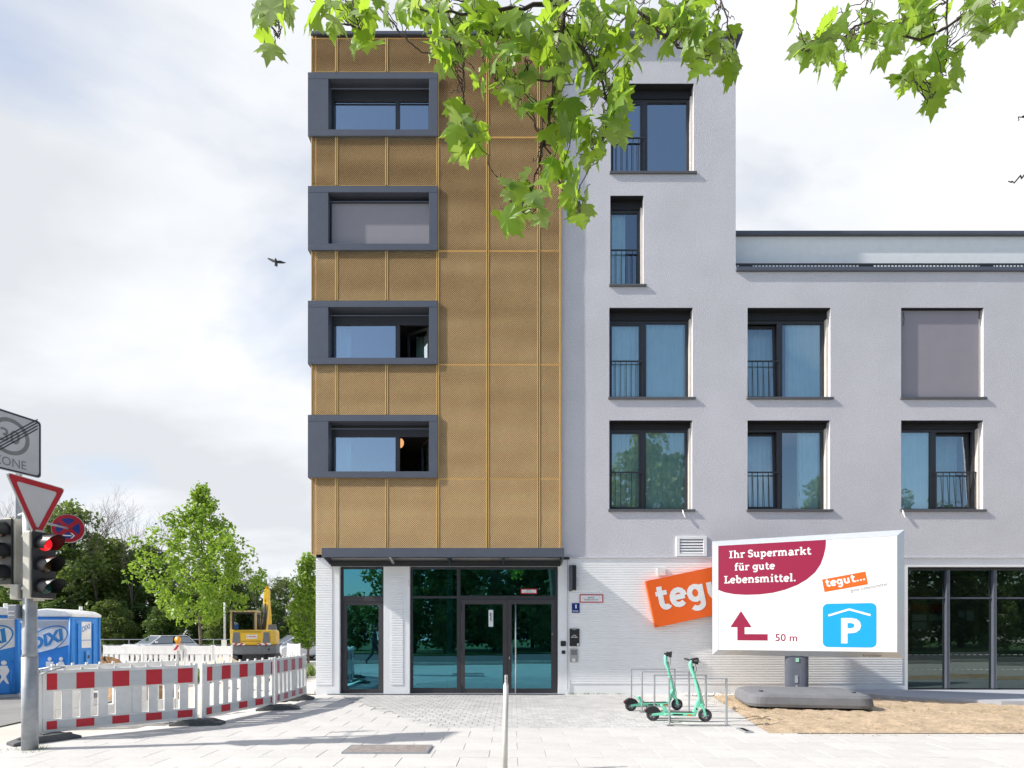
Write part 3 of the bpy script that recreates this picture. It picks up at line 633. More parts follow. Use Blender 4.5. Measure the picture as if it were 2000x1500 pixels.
m = MB(); m.box(k(1283), k(1299), W-.045, W-.018, z(1124), z(1109)); m.build('junction_box', m_wp, B)
m = MB(); m.tube([(k(1108), W-.02, z(1092)), (k(1108), W-.02, z(1346)), (k(1103), W-.02, z(1350))], .009, 6); m.build('cable', m_steel, B)
m = MB(); m.box(k(1094), k(1112), W-.03, W-.002, z(1093), z(1089)); m.build('cable_cover', m_dark, B)

# ------------------------------------------------------------------ things fixed on the wall
def print_on(par, name, mat, items, org, right, up):
    m = MB()
    for (body, x, y, wd, hh) in items: text(m, body, V(org)+V(right)*x+V(up)*y, right, up, wd, hh, out=.0)
    return m.build(name, mat, par)
RX, UZ = V((1, 0, 0)), V((0, 0, 1))
m_blk = M('print_black', (.02, .02, .02), .6); m_pw = M('print_white', (.82, .82, .82), .6)
def red_sign(x0, x1, y0, y1, Y, label):
    t = thing('fire_panel_sign', label, 'sign', P((x0+x1)/2, y1, Y)); a, b, c_, d_ = PX(x0, Y), PX(x1, Y), PZ(y1, Y), PZ(y0, Y)
    bx('border', m_red, t, a, b, Y-.006, Y-.001, c_, d_); bx('plate', m_pw, t, a+.025, b-.025, Y-.009, Y-.0065, c_+.025, d_-.025)
    print_on(t, 'lettering', m_blk, [('BMZ', (b-a)*.36, (d_-c_)*.5, (b-a)*.27, (d_-c_)*.2), ('~~~~~~~~~~~~~~~~~', (b-a)*.2, (d_-c_)*.28, (b-a)*.58, (d_-c_)*.12)], (a, Y-.0105, c_), RX, UZ)
red_sign(1132, 1178, 1161, 1177, W-.02, 'white sign with red border on the ribbed wall right of the entrance')
red_sign(1017, 1049, 1150, 1160, W+.14, 'small white sign with red border behind the glass over the doors')
hn = thing('house_number_sign', 'blue enamel house number one beside the entrance', 'sign', P(1124, 1198, W-.02)); Y = W-.022
bx('plate', M('enamel_blue', (.012, .035, .20), .3), hn, PX(1117, Y), PX(1132, Y), Y-.012, Y-.002, PZ(1197, Y), PZ(1178, Y), bevel=.004)
print_on(hn, 'lettering', m_pw, [('1', .085, .115, .035, .1), ('~~~~~~~~~', .02, .03, .15, .035)], (PX(1117, Y), Y-.0135, PZ(1197, Y)), RX, UZ)
nb = thing('notice_board', 'black notice board with small white print beside the door', 'notice board', P(1122, 1262, W-.02))
bx('board', m_blackp, nb, PX(1112.5, Y), PX(1131.5, Y), Y-.02, Y-.002, PZ(1262, Y), PZ(1228, Y), bevel=.003)
print_on(nb, 'lettering', m_pw, [('~~~~~', .07, .415, .1, .02), ('~~~~', .07, .26, .1, .03), ('~~~~~~~~~', .035, .215, .17, .035)], (PX(1112.5, Y), Y-.0215, PZ(1262, Y)), RX, UZ)
bx('sticker', m_pw, nb, PX(1127, Y), PX(1131, Y)-.01, Y-.024, Y-.0205, PZ(1261, Y), PZ(1256.5, Y))
ic = thing('intercom', 'grey steel intercom panel below the black notice board', 'intercom', P(1121, 1293, W-.02))
bx('plate', M('satin_steel', (.45, .45, .44), .4, metal=.5), ic, PX(1113, Y), PX(1129, Y), Y-.015, Y-.002, PZ(1293, Y), PZ(1267, Y), bevel=.003)
bx('call_button', m_wp, ic, PX(1117, Y), PX(1123.5, Y), Y-.021, Y-.0155, PZ(1292, Y), PZ(1286, Y))
m = MB()
for q in range(5): m.box(PX(1115, Y), PX(1127, Y), Y-.0175, Y-.0155, PZ(1279-q*2, Y), PZ(1278.2-q*2, Y))
m.build('speaker_slot', m_dark, ic)
kr = thing('key_reader', 'small black card reader on the white door jamb', 'card reader', P(1100, 1278, W)); Y = W
bx('reader', m_blackp, kr, PX(1095, Y), PX(1105, Y), Y-.03, Y-.002, PZ(1262, Y), PZ(1252, Y), bevel=.004); bx('button', m_blackp, kr, PX(1097, Y), PX(1104, Y), Y-.02, Y-.002, PZ(1277, Y), PZ(1270.5, Y), bevel=.003)
wl = thing('wall_lamp', 'black wedge-shaped wall lamp right of the canopy', 'wall lamp', P(1116, 1154, W))
m = MB(); x0, x1 = PX(1111, W), PX(1117, W); m.prism([(x0, W-.02, PZ(1155, W)), (x0, W-.16, PZ(1147, W)), (x0, W-.18, PZ(1112, W)), (x0, W-.02, PZ(1104, W))], (x1-x0, 0, 0)); m.build('housing', m_casing, wl)
m = MB(); m.box(x1+.002, x1+.10, W-.13, W-.02, PZ(1153, W), PZ(1105, W)); m.build('light_panel', m_blackp, wl, bevel=.006)
# orange shop sign, tilted
def orange_sign():
    Y = W-.16; t = thing('shop_sign', 'tilted orange shop sign with white lettering on the ribbed wall', 'sign', P(1330, 1226, Y))
    a = V((PX(1280, Y), Y, PZ(1226, Y))); right = V((.978, 0, .208)).normalized(); up = V((-.163, 0, .987)); wd, hh = 3.15, 1.21; up = V((-right.z, 0, right.x))
    m = MB(); m.prism([a, a+right*wd, a+right*wd+up*hh, a+up*hh], (0, .12, 0)); m.build('panel', M('signal_orange', (.86, .13, .012), .45, var=.03), t, bevel=.006)
    m = MB(); slab_text(m, 'tegut...', a+right*.16+up*.42+V((0, -.004, 0)), right, up, 2.85, serif=False); m.build('lettering', m_pw, t)
    m = MB(); 
    for q in (.6, 1.6): c_ = a+right*q+up*.6; m.box(c_.x-.04, c_.x+.04, Y+.121, W-.002, c_.z-.04, c_.z+.04)
    m.build('standoff', m_steel, t)
orange_sign()

# ------------------------------------------------------------------ billboard on a ballast foot
def billboard():
    A = P(1390, 1278, 14.2); Bp = P(1768, 1287, 12.55); A.z = Bp.z = 1.06; d = (Bp-A); L_ = V((d.x, d.y, 0)).length; ang = math.atan2(d.y, d.x); H = 2.76
    t = thing('billboard', 'large white roadside billboard on a grey post and foot beside the scooters', 'billboard', (A.x, A.y, 0), rotz=ang)
    z0, z1 = 1.06, 1.06+H; fr = M('silver_frame', (.60, .63, .67), .35, metal=.4, var=.04)
    m = MB(); m.box(.10, L_-.10, .05, .40, z0+.08, z1-.08); m.build('housing', fr, t)
    # bevelled frame: mitred profile
    m = MB(); o = [(0, z0), (L_, z0), (L_, z1), (0, z1)]; w_ = .15; inn = [(w_, z0+w_*.9), (L_-w_, z0+w_*.9), (L_-w_, z1-w_*.9), (w_, z1-w_*.9)]
    for q in range(4):
        a, b, c_, e = o[q], o[(q+1) % 4], inn[(q+1) % 4], inn[q]
        m.poly([(a[0], .12, a[1]), (b[0], .12, b[1]), (c_[0], -.0, c_[1]), (e[0], -.0, e[1])]); m.poly([(b[0], .12, b[1]), (a[0], .12, a[1]), (a[0], .30, a[1]), (b[0], .30, b[1])])
    m.build('frame', fr, t)
    m = MB(); m.poly([(w_-.01, .006, inn[0][1]-.01), (L_-w_+.01, .006, inn[0][1]-.01), (L_-w_+.01, .006, inn[2][1]+.01), (w_-.01, .006, inn[2][1]+.01)]); po = m.build('poster', M('poster_white', (.86, .86, .86), .4, var=.015, spec=.3), t)
    x0, y0, PW, PH = inn[0][0], inn[0][1], L_-2*w_, H-2*w_*.9
    U = lambda u, v, e=0: V((x0+u*PW, .003-e, y0+v*PH)); R_, UP = V((1, 0, 0)), V((0, 0, 1)); mc = M('print_crimson', (.30, .008, .052), .5, var=.02)
    # crimson drop: full top-left corner, sweeping curve
    pts = [U(0, 1), U(.0, .575)]
    for q in range(1, 25): s = q/24; u = .63*(1-(1-s)**1.0); a_ = math.pi*(.5+.0)*s; pts.append(U(.2+.43*math.sin(a_)**.9 if s > 0 else 0, .525+.475*(1-math.cos(a_)**1.0)))
    pts = [U(0, 1), U(0, .575), U(.04, .55), U(.10, .53), U(.17, .522), U(.25, .522), U(.33, .535), U(.40, .56), U(.47, .60), U(.525, .65), U(.57, .71), U(.60, .78), U(.618, .86), U(.628, .93), U(.63, 1)]
    m = MB(); m.poly(pts); m.build('print_shape', mc, po)
    m = MB()
    for body, u_, v_, w2 in (('Ihr Supermarkt', .065, .875, .485), ('für gute', .10, .755, .243), ('Lebensmittel.', .035, .635, .43)): m = MB(); slab_text(m, body, U(u_, v_, .002), R_, UP, w2*PW); m.build('headline', m_pw, po)
    m = MB(); m.poly([U(.075, .215), U(.205, .215), U(.14, .37)][::1]); m.poly([U(.118, .09), U(.30, .09), U(.30, .15), U(.162, .15), U(.162, .2149), U(.118, .2149)]); text(m, '50 m', U(.345, .085), R_, UP, .125*PW, .068*PH, bold=.008); m.build('arrow_and_distance', mc, po)
    # parking pictogram
    bl = M('print_cyan', (.005, .36, .80), .5, var=.02); pts = []; cx0, cx1, cy0, cy1, r = .612, .897, .035, .425, .03; ra = PW/PH
    for (cx, cy, a0) in ((cx1-r, cy1-r*ra, 0), (cx0+r, cy1-r*ra, 90), (cx0+r, cy0+r*ra, 180), (cx1-r, cy0+r*ra, 270)):
        for q in range(6): a_ = math.radians(a0+q*18); pts.append(U(cx+r*math.cos(a_), cy+r*ra*math.sin(a_)))
    m = MB(); m.poly(pts); m.build('parking_pictogram', bl, po)
    m = MB(); text(m, 'P', U(.712, .07, .002), R_, UP, .105*PW, .225*PH, bold=.03)
    for s in (-1, 1):
        c0, c1 = U(.7545, .372, .0022+.0002*s), U(.7545+.112*s, .318, .0022+.0002*s); dd = (c1-c0).normalized(); nn = V((-dd.z, 0, dd.x))*.022; m.poly([c0-nn, c1-nn, c1+nn, c0+nn] if s > 0 else [c1-nn, c0-nn, c0+nn, c1+nn])
    m.build('parking_letter', m_pw, po)
    rt = V((.985, 0, .172)); ut = V((-.172, 0, .985)); c0 = U(.622, .53); m = MB(); m.poly([c0, c0+rt*.235*PW, c0+rt*.235*PW+ut*.115*PH, c0+ut*.115*PH]); m.build('logo_panel', MATS['signal_orange'], po)
    m = MB(); slab_text(m, 'tegut...', c0+rt*.05+ut*.105+V((0, -.002, 0)), rt, ut, .215*PW, serif=False); m.build('logo_letters', m_pw, po)
    m = MB(); text(m, 'gute Lebensmittel', U(.765, .515), rt, ut, .19*PW, .04*PH); m.build('strapline', M('print_grey', (.22, .2, .22), .6), po)
    m = MB(); text(m, 'trotter', V((L_-.78, .055, z0+.028)), R_, V((0, -.66, .75)), .36, .065, bold=.01, out=.008); m.build('maker_name', M('print_dark_grey', (.12, .12, .13), .6), t)
    # post and foot
    cx = L_*.47; m = MB(); m.prism([(cx+.25*math.copysign(abs(math.cos(k_))**.6, math.cos(k_)), .26+.15*math.copysign(abs(math.sin(k_))**.6, math.sin(k_)), .3) for k_ in [2*math.pi*q/32 for q in range(32)]], (0, 0, .80)); pst = m.build('post', m_casing, t)
    m = MB(); m.box(cx-.035, cx+.03, .095, .118, .45, .62); m.box(cx-.02, cx+.02, .10, .118, .36, .40); m.build('lock_plate', m_steel, pst)
    m = MB(); m.box(cx-.02, cx+.05, .09, .115, .93, 1.02); m.build('tag', M('mint_tag', (.25, .50, .38), .7), pst)
    return t, cx
bb, bcx = billboard()
def ballast():
    c0 = V((6.22, 12.75, 0)); t = thing('billboard_ballast', 'heavy grey rounded ballast slab under the billboard post', 'ballast', c0, rotz=math.radians(-10))
    m = MB(); pts = []; hx, hy = 1.2, .85
    for (sx, sy, a0) in ((1, 1, 0), (-1, 1, 90), (-1, -1, 180), (1, -1, 270)):
        for q in range(7): a_ = math.radians(a0+q*15); pts.append((sx*(hx-.3)+.3*math.cos(a_), sy*(hy-.25)+.25*math.sin(a_)))
    n = len(pts); rings = [(1.0, .09), (1.02, .15), (1.0, .29), (.95, .345), (.86, .37)]; ids = [m.a([(x*s, y*s, zz_) for x, y in pts]) for s, zz_ in rings]
    for a, b in zip(ids, ids[1:]):
        for q in range(n): m.face((a+q, a+(q+1) % n, b+(q+1) % n, b+q))
    m.face([ids[-1]+q for q in range(n)]); m.face([ids[0]+q for q in reversed(range(n))]); m.build('slab', M('grey_moulded_ballast', (.17, .175, .19), .75, var=.15, scale=3, bump=.3, dirt=.2), t, smooth=False)
    for sx in (-.8, .0, .8):
        for sy in (-.55, .5): m = MB(); m.box(sx-.14, sx+.14, sy-.12, sy+.12, .0, .085); m.build('foot_block', m_rubber, t)
    m = MB()
    for sx in (-1, 1): m.lathe([(.05, 0), (.04, .03)], (sx*.9, -.5, .365), (0, 0, 1), 8)
    m.build('lifting_plug', m_dark, t)
ballast()

# ------------------------------------------------------------------ bike hoops and scooters
for i, (top, xa, xb, lab) in enumerate(((1306, 1233, 1318, 'steel bicycle hoop nearest the wall, fourth from the front'), (1311.3, 1253.7, 1346, 'steel bicycle hoop third from the front, behind the two scooters'), (1317.7, 1278, 1379, 'steel bicycle hoop between the two mint scooters'), (1324.5, 1307, 1419, 'steel bicycle hoop nearest the viewer, beside the soil bed'))):
    Y = .835*F/(top-HOR); x0, x1 = PX(xa, Y), PX(xb, Y); t = thing('bike_hoop', lab, 'bike rack', ((x0+x1)/2, Y, 0), group='row of four bicycle hoops')
    for x in (x0, x1): m = MB(); m.box(x-.008 if x == x0 else x-.012, x+.012 if x == x0 else x+.008, Y-.03, Y+.03, .0, .835); m.build('post', m_steel, t, bevel=.002)
    m = MB(); m.box(x0+.013, x1-.013, Y-.03, Y+.03, .818, .834); m.build('top_bar', m_steel, t, bevel=.002)
    m = MB(); m.box(x0-.05, x1+.05, Y-.035, Y+.035, .024, .034); m.build('base_bar', m_steel, t)
m_mint = M('mint_paint', (.20, .70, .47), .38, var=.03, coat=.3)
def scooter(rear, front, hz, label, steer, lean=.02):
    d = front-rear; wb = V((d.x, d.y, 0)).length; t = thing('electric_scooter', label, 'scooter', (rear.x, rear.y, .012), rotz=math.atan2(d.y, d.x), group='mint green rental scooters'); t.rotation_euler.x = lean
    R = .118
    for x, nm in ((0, 'rear_wheel'), (wb, 'front_wheel')):
        m = MB(); m.lathe([(.07, -.026), (.10, -.03), (R, -.018), (R, .018), (.10, .03), (.07, .026)], (x, 0, R), (0, 1, 0), 24); wh = m.build(nm, m_rubber, t, smooth=False)
        m = MB(); m.lathe([(.03, -.034), (.071, -.028), (.071, .028), (.03, .034)], (x, 0, R), (0, 1, 0), 16); m.build('rim', M('rim_grey', (.10, .10, .11), .4), wh)
        for sy in (-.036, .03):
            m = MB()
            for q in range(5): a_ = q*1.2566; m.prism([(x+.02*math.cos(a_-.5), sy, R+.02*math.sin(a_-.5)), (x+.062*math.cos(a_-.14), sy, R+.062*math.sin(a_-.14)), (x+.062*math.cos(a_+.14), sy, R+.062*math.sin(a_+.14)), (x+.02*math.cos(a_+.5), sy, R+.02*math.sin(a_+.5))], (0, .006, 0))
            m.build('spoke', M('spoke_grey', (.35, .35, .36), .4), wh)
    m = MB(); m.box(.20, wb-.17, -.085, .085, .105, .165); m.build('deck', m_mint, t, bevel=.018); m = MB(); m.box(.20, wb-.2, -.07, .07, .166, .172); m.build('deck_mat', m_rubber, t)
    m = MB()
    for s in (-.052, .04): m.prism([(-.02, s, R+.02), (.06, s, R+.035), (.24, s, .165), (.26, s, .11), (.10, s, .105), (-.02, s, R-.02)], (0, .012, 0))
    m.build('rear_stay', m_mint, t, bevel=.004)
    m = MB(); m.prism([(.20, -.05, .165), (.13, -.05, .29), (.17, -.05, .31), (.30, -.05, .17)], (0, .1, 0)); m.build('rear_brace', m_mint, t, bevel=.008)
    m = MB(); pr = []
    for q in range(9): a_ = math.radians(25+q*17); pr.append((math.cos(a_)*.15, R+math.sin(a_)*.15))
    for (a, b), (c_, e) in zip(pr, pr[1:]): m.poly([(a, -.05, b), (c_, -.05, e), (c_, .05, e), (a, .05, b)]); 
    for s in (-.05, .05): m.poly([(a, s, b) for a, b in pr]+[(-.11, s, R+.02), (.12, s, R+.02)])
    m.build('mudguard', m_blackp, t)
    lm = M('deck_lamp', (.25, .02, .02), .4); bx('tail_light', lm, t, -.15, -.135, -.02, .02, R+.06, R+.10)
    # stem with curved head, fork, neck
    hx, hz2 = wb-.245, hz-.06; m = MB()
    m.tube([(wb-.055, 0, .30), (wb-.12, 0, .55), (wb-.20, 0, .86), (hx-.005, 0, .98), (hx-.01, 0, hz2-.02), (hx+.015, 0, hz2+.03)], [.034, .032, .03, .036, .036, .028], 12); m.build('stem', m_mint, t, smooth=True)
    m = MB(); m.prism([(wb-.035, -.045, .33), (wb-.105, -.045, .33), (wb-.075, -.045, .235), (wb-.02, -.045, .225)], (0, .09, 0)); m.build('fork_crown', m_mint, t, bevel=.012)
    for s in (-.05, .036): m = MB(); m.prism([(wb-.06, s, .27), (wb-.015, s, .27), (wb+.022, s, R-.012), (wb-.018, s, R-.012)], (0, .014, 0)); m.build('fork_leg', m_mint, t, bevel=.004)
    m = MB(); m.prism([(wb-.24, -.04, .11), (wb-.17, -.04, .105), (wb-.08, -.04, .36), (wb-.105, -.04, .45), (wb-.155, -.04, .36)], (0, .08, 0)); m.build('neck', m_mint, t, bevel=.012)
    bx('battery_latch', m_blackp, t, wb-.165, wb-.145, -.043, .043, .22, .25); bx('reflector', M('amber', (.6, .25, .02), .3), t, wb-.33, wb-.24, -.0875, .0875, .115, .145)
    m = MB(); m.T = Matrix.Translation((hx+.02, 0, hz2)) @ Matrix.Rotation(steer, 4, 'Z')
    m.tube([(-.02, -.25, .05), (-.01, -.12, .035), (.0, 0, .03), (-.01, .12, .035), (-.02, .25, .05)], .014, 8); hb = m.build('handlebar', m_blackp, t, smooth=True)
    for s in (-1, 1): g = MB(); g.T = m.T; g.tube([(-.012, s*.14, .038), (-.02, s*.255, .05)], .02, 8); g.build('grip', m_rubber, hb); g = MB(); g.T = m.T; g.tube([(.01, s*.11, .03), (.05, s*.14, .015), (.045, s*.22, .02)], .006, 5); g.build('brake_lever', m_dark, hb)
    m2 = MB(); m2.T = m.T; m2.prism([(-.03, -.055, .0), (.09, -.055, -.04), (.10, -.055, .085), (-.02, -.055, .065)], (0, .11, 0)); m2.build('display', m_blackp, t, bevel=.01)
    bx('stem_clamp', m_blackp, t, hx+.018, hx+.05, -.02, .02, .93, 1.0)
    m = MB(); m.tube([(hx+.05, -.05, hz2+.02), (hx+.09, -.03, hz2-.12), (hx+.06, -.01, .86), (wb-.08, -.03, .55), (wb-.02, -.05, .3)], .005, 5); m.build('brake_cable', m_blackp, t, smooth=True)
    bx('deck_decal', m_blackp, t, .34, .52, -.0868, .0868, .122, .148)
    m = MB(); m.tube([(.30, -.07, .11), (.30, -.13, .0)], .009, 6); m.tube([(.30, -.13, .0), (.34, -.14, -.0)], .009, 6); m.build('kickstand', m_dark, t)
scooter(G(1275, 1409), G(1377, 1411), 1.13, 'mint green electric scooter in front, parked through the nearest bicycle hoop', .3)
scooter(G(1232, 1390), G(1322, 1388), 1.19, 'mint green electric scooter behind, its wheel closer to the wall', -.5)

# ------------------------------------------------------------------ post in the foreground, grates
pc = V((PX(986, 6.9), 6.9, 0)); t = thing('steel_post', 'slim cream painted steel post in the foreground before the doors', 'post', pc)
m = MB(); m.tube([pc, pc+V((.014, 0, 1.02))], .031, 16); m.build('tube', M('cream_paint', (.62, .60, .56), .5, var=.1, scale=9, dirt=.3), t, smooth=True)
m = MB(); m.tube([pc+V((.014, 0, 1.02)), pc+V((.0145, 0, 1.05))], [.031, .022], 16); m.tube([pc+V((.0145, 0, 1.05)), pc+V((.016, 0, 1.14))], .018, 12); m.build('lock_head', M('zinc', (.55, .54, .52), .5, metal=.4), t)
bx('lock_slot', m_dark, t, pc.x+.012, pc.x+.019, 6.879, 6.883, 1.09, 1.115)
def grate(x0, x1, y0, y1, label, n):
    t = thing('drain_grate', label, 'grate', ((x0+x1)/2, y0, .026)); mt = M('rusty_grating', (.48, .42, .39), .7, metal=.2, var=.25, scale=9)
    m = MB(); h = .034; m.box(x0, x1, y0, y0+.03, .0, h); m.box(x0, x1, y1-.03, y1, .0, h); m.box(x0, x0+.03, y0+.03, y1-.03, .0, h); m.box(x1-.03, x1, y0+.03, y1-.03, .0, h); m.build('frame', m_steel, t)
    bx('pit', M('pit_silt', (.2, .17, .15), .9), t, x0+.03, x1-.03, y0+.03, y1-.03, .0, .0265)
    m = MB()
    for q in range(n): x = x0+.035+(x1-x0-.08)*q/(n-1); m.box(x, x+.012, y0+.031, y1-.031, .027, .0335)
    for q in range(8): y = y0+.05+(y1-y0-.1)*q/7; m.box(x0+.031, x1-.031, y, y+.008, .0275, .0325)
    m.build('bars', mt, t)
a, b = G(680, 1459), G(835, 1474); grate(a.x+.05, b.x, b.y, a.y, 'rusty rectangular grating set in the pavement before the doors', 44)
a, b = G(1437, 1425), G(1472, 1433); grate(a.x, b.x, b.y, a.y, 'small drain grate in the pavement at the soil bed corner', 16)

# ------------------------------------------------------------------ traffic light mast and signs
MP = V((-6.69, 8.17, 0))
def mast():
    t = thing('traffic_light', 'grey steel mast with two black traffic signals showing red', 'traffic light', MP); cr = M('aged_cream_housing', (.60, .57, .49), .55, var=.1, dirt=.15)
    m = MB(); m.tube([MP, MP+V((0, 0, 1.3))], .095, 20); m.tube([MP+V((0, 0, 1.3)), MP+V((0, 0, 1.34)), MP+V((0, 0, 3.4))], [.098, .085, .08], 20); m.build('mast', M('weathered_steel_mast', (.36, .38, .40), .55, metal=.3, var=.18, scale=7, dirt=.2), t, smooth=True)
    m = MB(); q_ = V((-7.06, 8.42, 0)); m.tube([q_+V((0, 0, 2.95)), q_+V((0, 0, 4.6))], .045, 12); m.tube([q_+V((0, 0, 3.0)), MP+V((0, 0, 3.0))], .025, 8); m.tube([q_+V((0, 0, 3.3)), MP+V((0, 0, 3.3))], .025, 8); m.build('sign_tube', m_steel, t)
    def head(name, c, ang, lit, label):
        T = Matrix.Translation(c) @ Matrix.Rotation(ang, 4, 'Z')   # local -Y is the signal direction
        m = MB(); m.T = T; m.box(-.17, .17, .02, .16, -.46, .46); h = m.build(name, cr, t, bevel=.02, label=label); m = MB(); m.T = T; m.box(-.165, .165, -.012, .019, -.455, .455); m.build('front_plate', m_blackp, h, bevel=.01)
        cols_ = [('red', (.5, .01, .01)), ('amber', (.06, .035, .01)), ('green', (.01, .05, .04))]
        for q in range(3):
            z_ = .30-q*.30; m = MB(); m.T = T; m.lathe([(.10, 0), (.095, .018), (.06, .034), (.0, .04)], (0, -.013, z_), (0, -1, 0), 20)
            m.build('lens', M('lens_'+cols_[q][0]+('_lit' if lit and q == 0 else ''), cols_[q][1] if lit or q else (.05, .004, .004), .15, emis=(1, .02, .03) if lit and q == 0 else None, estr=.6 if lit and q == 0 else 0), h, smooth=True)
            m = MB(); m.T = T; n = 18; ri = [(.118*math.cos(math.radians(-35+250*k_/n)), .118*math.sin(math.radians(-35+250*k_/n))) for k_ in range(n+1)]
            for rr in (1, 1.06):
                i0 = m.a([(x*rr, -.012, z_+y*rr) for x, y in ri]); i1 = m.a([(x*rr, -.12-.18*max(0, (y+.07)/.19), z_+y*rr-.01) for x, y in ri])
                for k_ in range(n): m.face((i0+k_, i0+k_+1, i1+k_+1, i1+k_))
            m.build('visor', m_blackp, h, smooth=True)
        for z_ in (-.49, .46): m = MB(); m.T = T; m.box(-.05, .05, .05, .13, z_, z_+.03); m.build('bracket', cr, h)
        return h
    c1 = P(95, 1104, 8.12); head('signal_head', V((MP.x+.21, MP.y-.02, c1.z)), math.radians(76), True, 'traffic signal head with its red light on')
    c2 = P(20, 1080, 8.12); head('signal_head', V((MP.x-.34, MP.y-.04, c2.z+.02)), math.radians(-12), False, 'unlit traffic signal head turned away to the side')
    m = MB(); m.box(MP.x-.20, MP.x-.085, MP.y-.1, MP.y+.1, PZ(1171, 8.1), PZ(1141, 8.1)); m.build('junction_box', cr, t, bevel=.015)
    m = MB(); m.box(MP.x-.22, MP.x-.09, MP.y-.11, MP.y+.06, PZ(1209, 8.1), PZ(1181, 8.1)); pb = m.build('push_button_box', M('grey_box', (.24, .26, .30), .5, dirt=.2), t, bevel=.015)
    m = MB(); text(m, '~~~~', V((MP.x-.21, MP.y-.112, PZ(1196, 8.1))), RX, UZ, .09, .022); text(m, '~~~~~~', V((MP.x-.21, MP.y-.112, PZ(1203, 8.1))), RX, UZ, .09, .02); m.build('lettering', m_pw, pb)
    m = MB()
    for z_ in (PZ(1150, 8.17), PZ(1050, 8.17)): m.tube([(MP.x, MP.y, z_-.02), (MP.x, MP.y, z_+.02)], .1, 20)
    m.build('clamp', m_steel, t); bx('sticker', m_pw, t, MP.x+.0, MP.x+.035, MP.y-.0995, MP.y-.0955, 1.36-.1, 1.30)
mast()
def plate(name, label, c, nrm, outline, mats, back=True, rim=.012):
    """flat sign: local x = right, y = up on the plane facing nrm; layers = list of (name, material, polygons, height)"""
    t = thing(name, label, 'road sign', c); n = V(nrm).normalized(); r = V((0, 0, 1)).cross(n).normalized(); u = n.cross(r); tr = lambda p, h=0: V(c)+r*p[0]+u*p[1]+n*h
    m = MB(); m.prism([tr(p, -.02) for p in outline], n*.02); base = m.build('plate', mats, t)
    return t, tr, r, u, n
def layer(t, tr, name, mat, polys, h, texts=(), r=None, u=None):
    m = MB()
    for q in polys: m.poly([tr(p, h) for p in q])
    for body, x, y, wd, hh, bold in texts: text(m, body, tr((x, y), h), r, u, wd, hh, bold=bold)
    return m.build(name, mat, t)
def ring(r0, r1, n=40, cx=0, cy=0): 
    return [[(cx+r0*math.cos(a), cy+r0*math.sin(a)), (cx+r1*math.cos(a), cy+r1*math.sin(a)), (cx+r1*math.cos(b), cy+r1*math.sin(b)), (cx+r0*math.cos(b), cy+r0*math.sin(b))] for a, b in ((2*math.pi*q/n, 2*math.pi*(q+1)/n) for q in range(n))]
m_sw = M('shaded_sign_white', (.52, .52, .53), .45, var=.05, scale=4, dirt=.08); m_sg = M('sign_grey', (.20, .20, .20), .5); m_sr = M('sign_red', (.42, .008, .02), .45); m_sb = M('sign_blue', (.012, .03, .22), .45); m_sk = M('sign_black', (.02, .025, .035), .5)  # white lowered towards grey: shade of the zone sign's face put into the colour
# zone end sign
def zone():
    c = V((-6.985, 8.195, 4.29)); n = V((.963, -.27, 0)); h = .415
    rc = lambda s, r=.05: [(sx*(s-r)+r*math.cos(math.radians(a0+q*22.5)), sy*(s-r)+r*math.sin(math.radians(a0+q*22.5))) for sx, sy, a0 in ((1, 1, 0), (-1, 1, 90), (-1, -1, 180), (1, -1, 270)) for q in range(5)]
    t, tr, r, u, n = plate('zone_end_sign', 'square grey sign ending the 30 zone, topmost on the mast', c, n, rc(h), m_sw)
    o, i = rc(h-.008), rc(h-.03); layer(t, tr, 'border', m_sk, [[o[q], o[(q+1) % 20], i[(q+1) % 20], i[q]] for q in range(20)], .002)
    layer(t, tr, 'grey_ring', m_sg, [[p for p in q] for q in ring(.20, .255, cx=0, cy=.07)], .002); layer(t, tr, 'lettering', m_sg, [], .0025, [('30', -.125, -.02, .25, .19, .012), ('ZONE', -.21, -.345, .42, .12, .004)], r, u)
    st_ = []
    for k_ in range(4): o_ = (k_-1.5)*.045; st_.append([(-h+.02, -h+.06+o_*1.0+.02), (-h+.02, -h+.06+o_+.04), (h-.05+0, h-.06+o_+.02), (h-.05, h-.06+o_)])
    layer(t, tr, 'cancel_stripe', m_sk, st_, .004)
    m = MB(); m.tube([V((-7.06, 8.42, 4.29)), c-n*.02], .03, 8); m.build('clamp', m_steel, t)
zone()
def giveway():
    A_, B_, C_ = V((-6.615, 7.72, PZ(925, 7.72))), V((-6.555, 8.62, PZ(957, 8.62))), None; c = (A_+B_)/2; c.z -= .26; n = V((.9978, -.066, 0)); s = .9; hh = s*.866; rad = .04
    tri = lambda f: [(-s/2*f, hh/3*f), (-s/2*f+.03*f, hh/3*f+.02*f), (s/2*f-.03*f, hh/3*f+.02*f), (s/2*f, hh/3*f), (s/2*f-.01*f, hh/3*f-.035*f), (.025*f, -hh*2/3*f), (-.025*f, -hh*2/3*f), (-s/2*f+.01*f, hh/3*f-.035*f)][::-1]
    t, tr, r, u, n = plate('give_way_sign', 'red and white triangular give way sign on the mast', c, n, tri(1), m_sw)
    a, b = tri(.965), tri(.70); layer(t, tr, 'red_border', m_sr, [[a[q], a[(q+1) % 8], b[(q+1) % 8], b[q]] for q in range(8)], .002)
    m = MB(); m.box(MP.x-.03, c.x-.021, MP.y-.03, MP.y+.03, c.z+.05, c.z+.09); m.build('clamp', m_steel, t)
giveway()
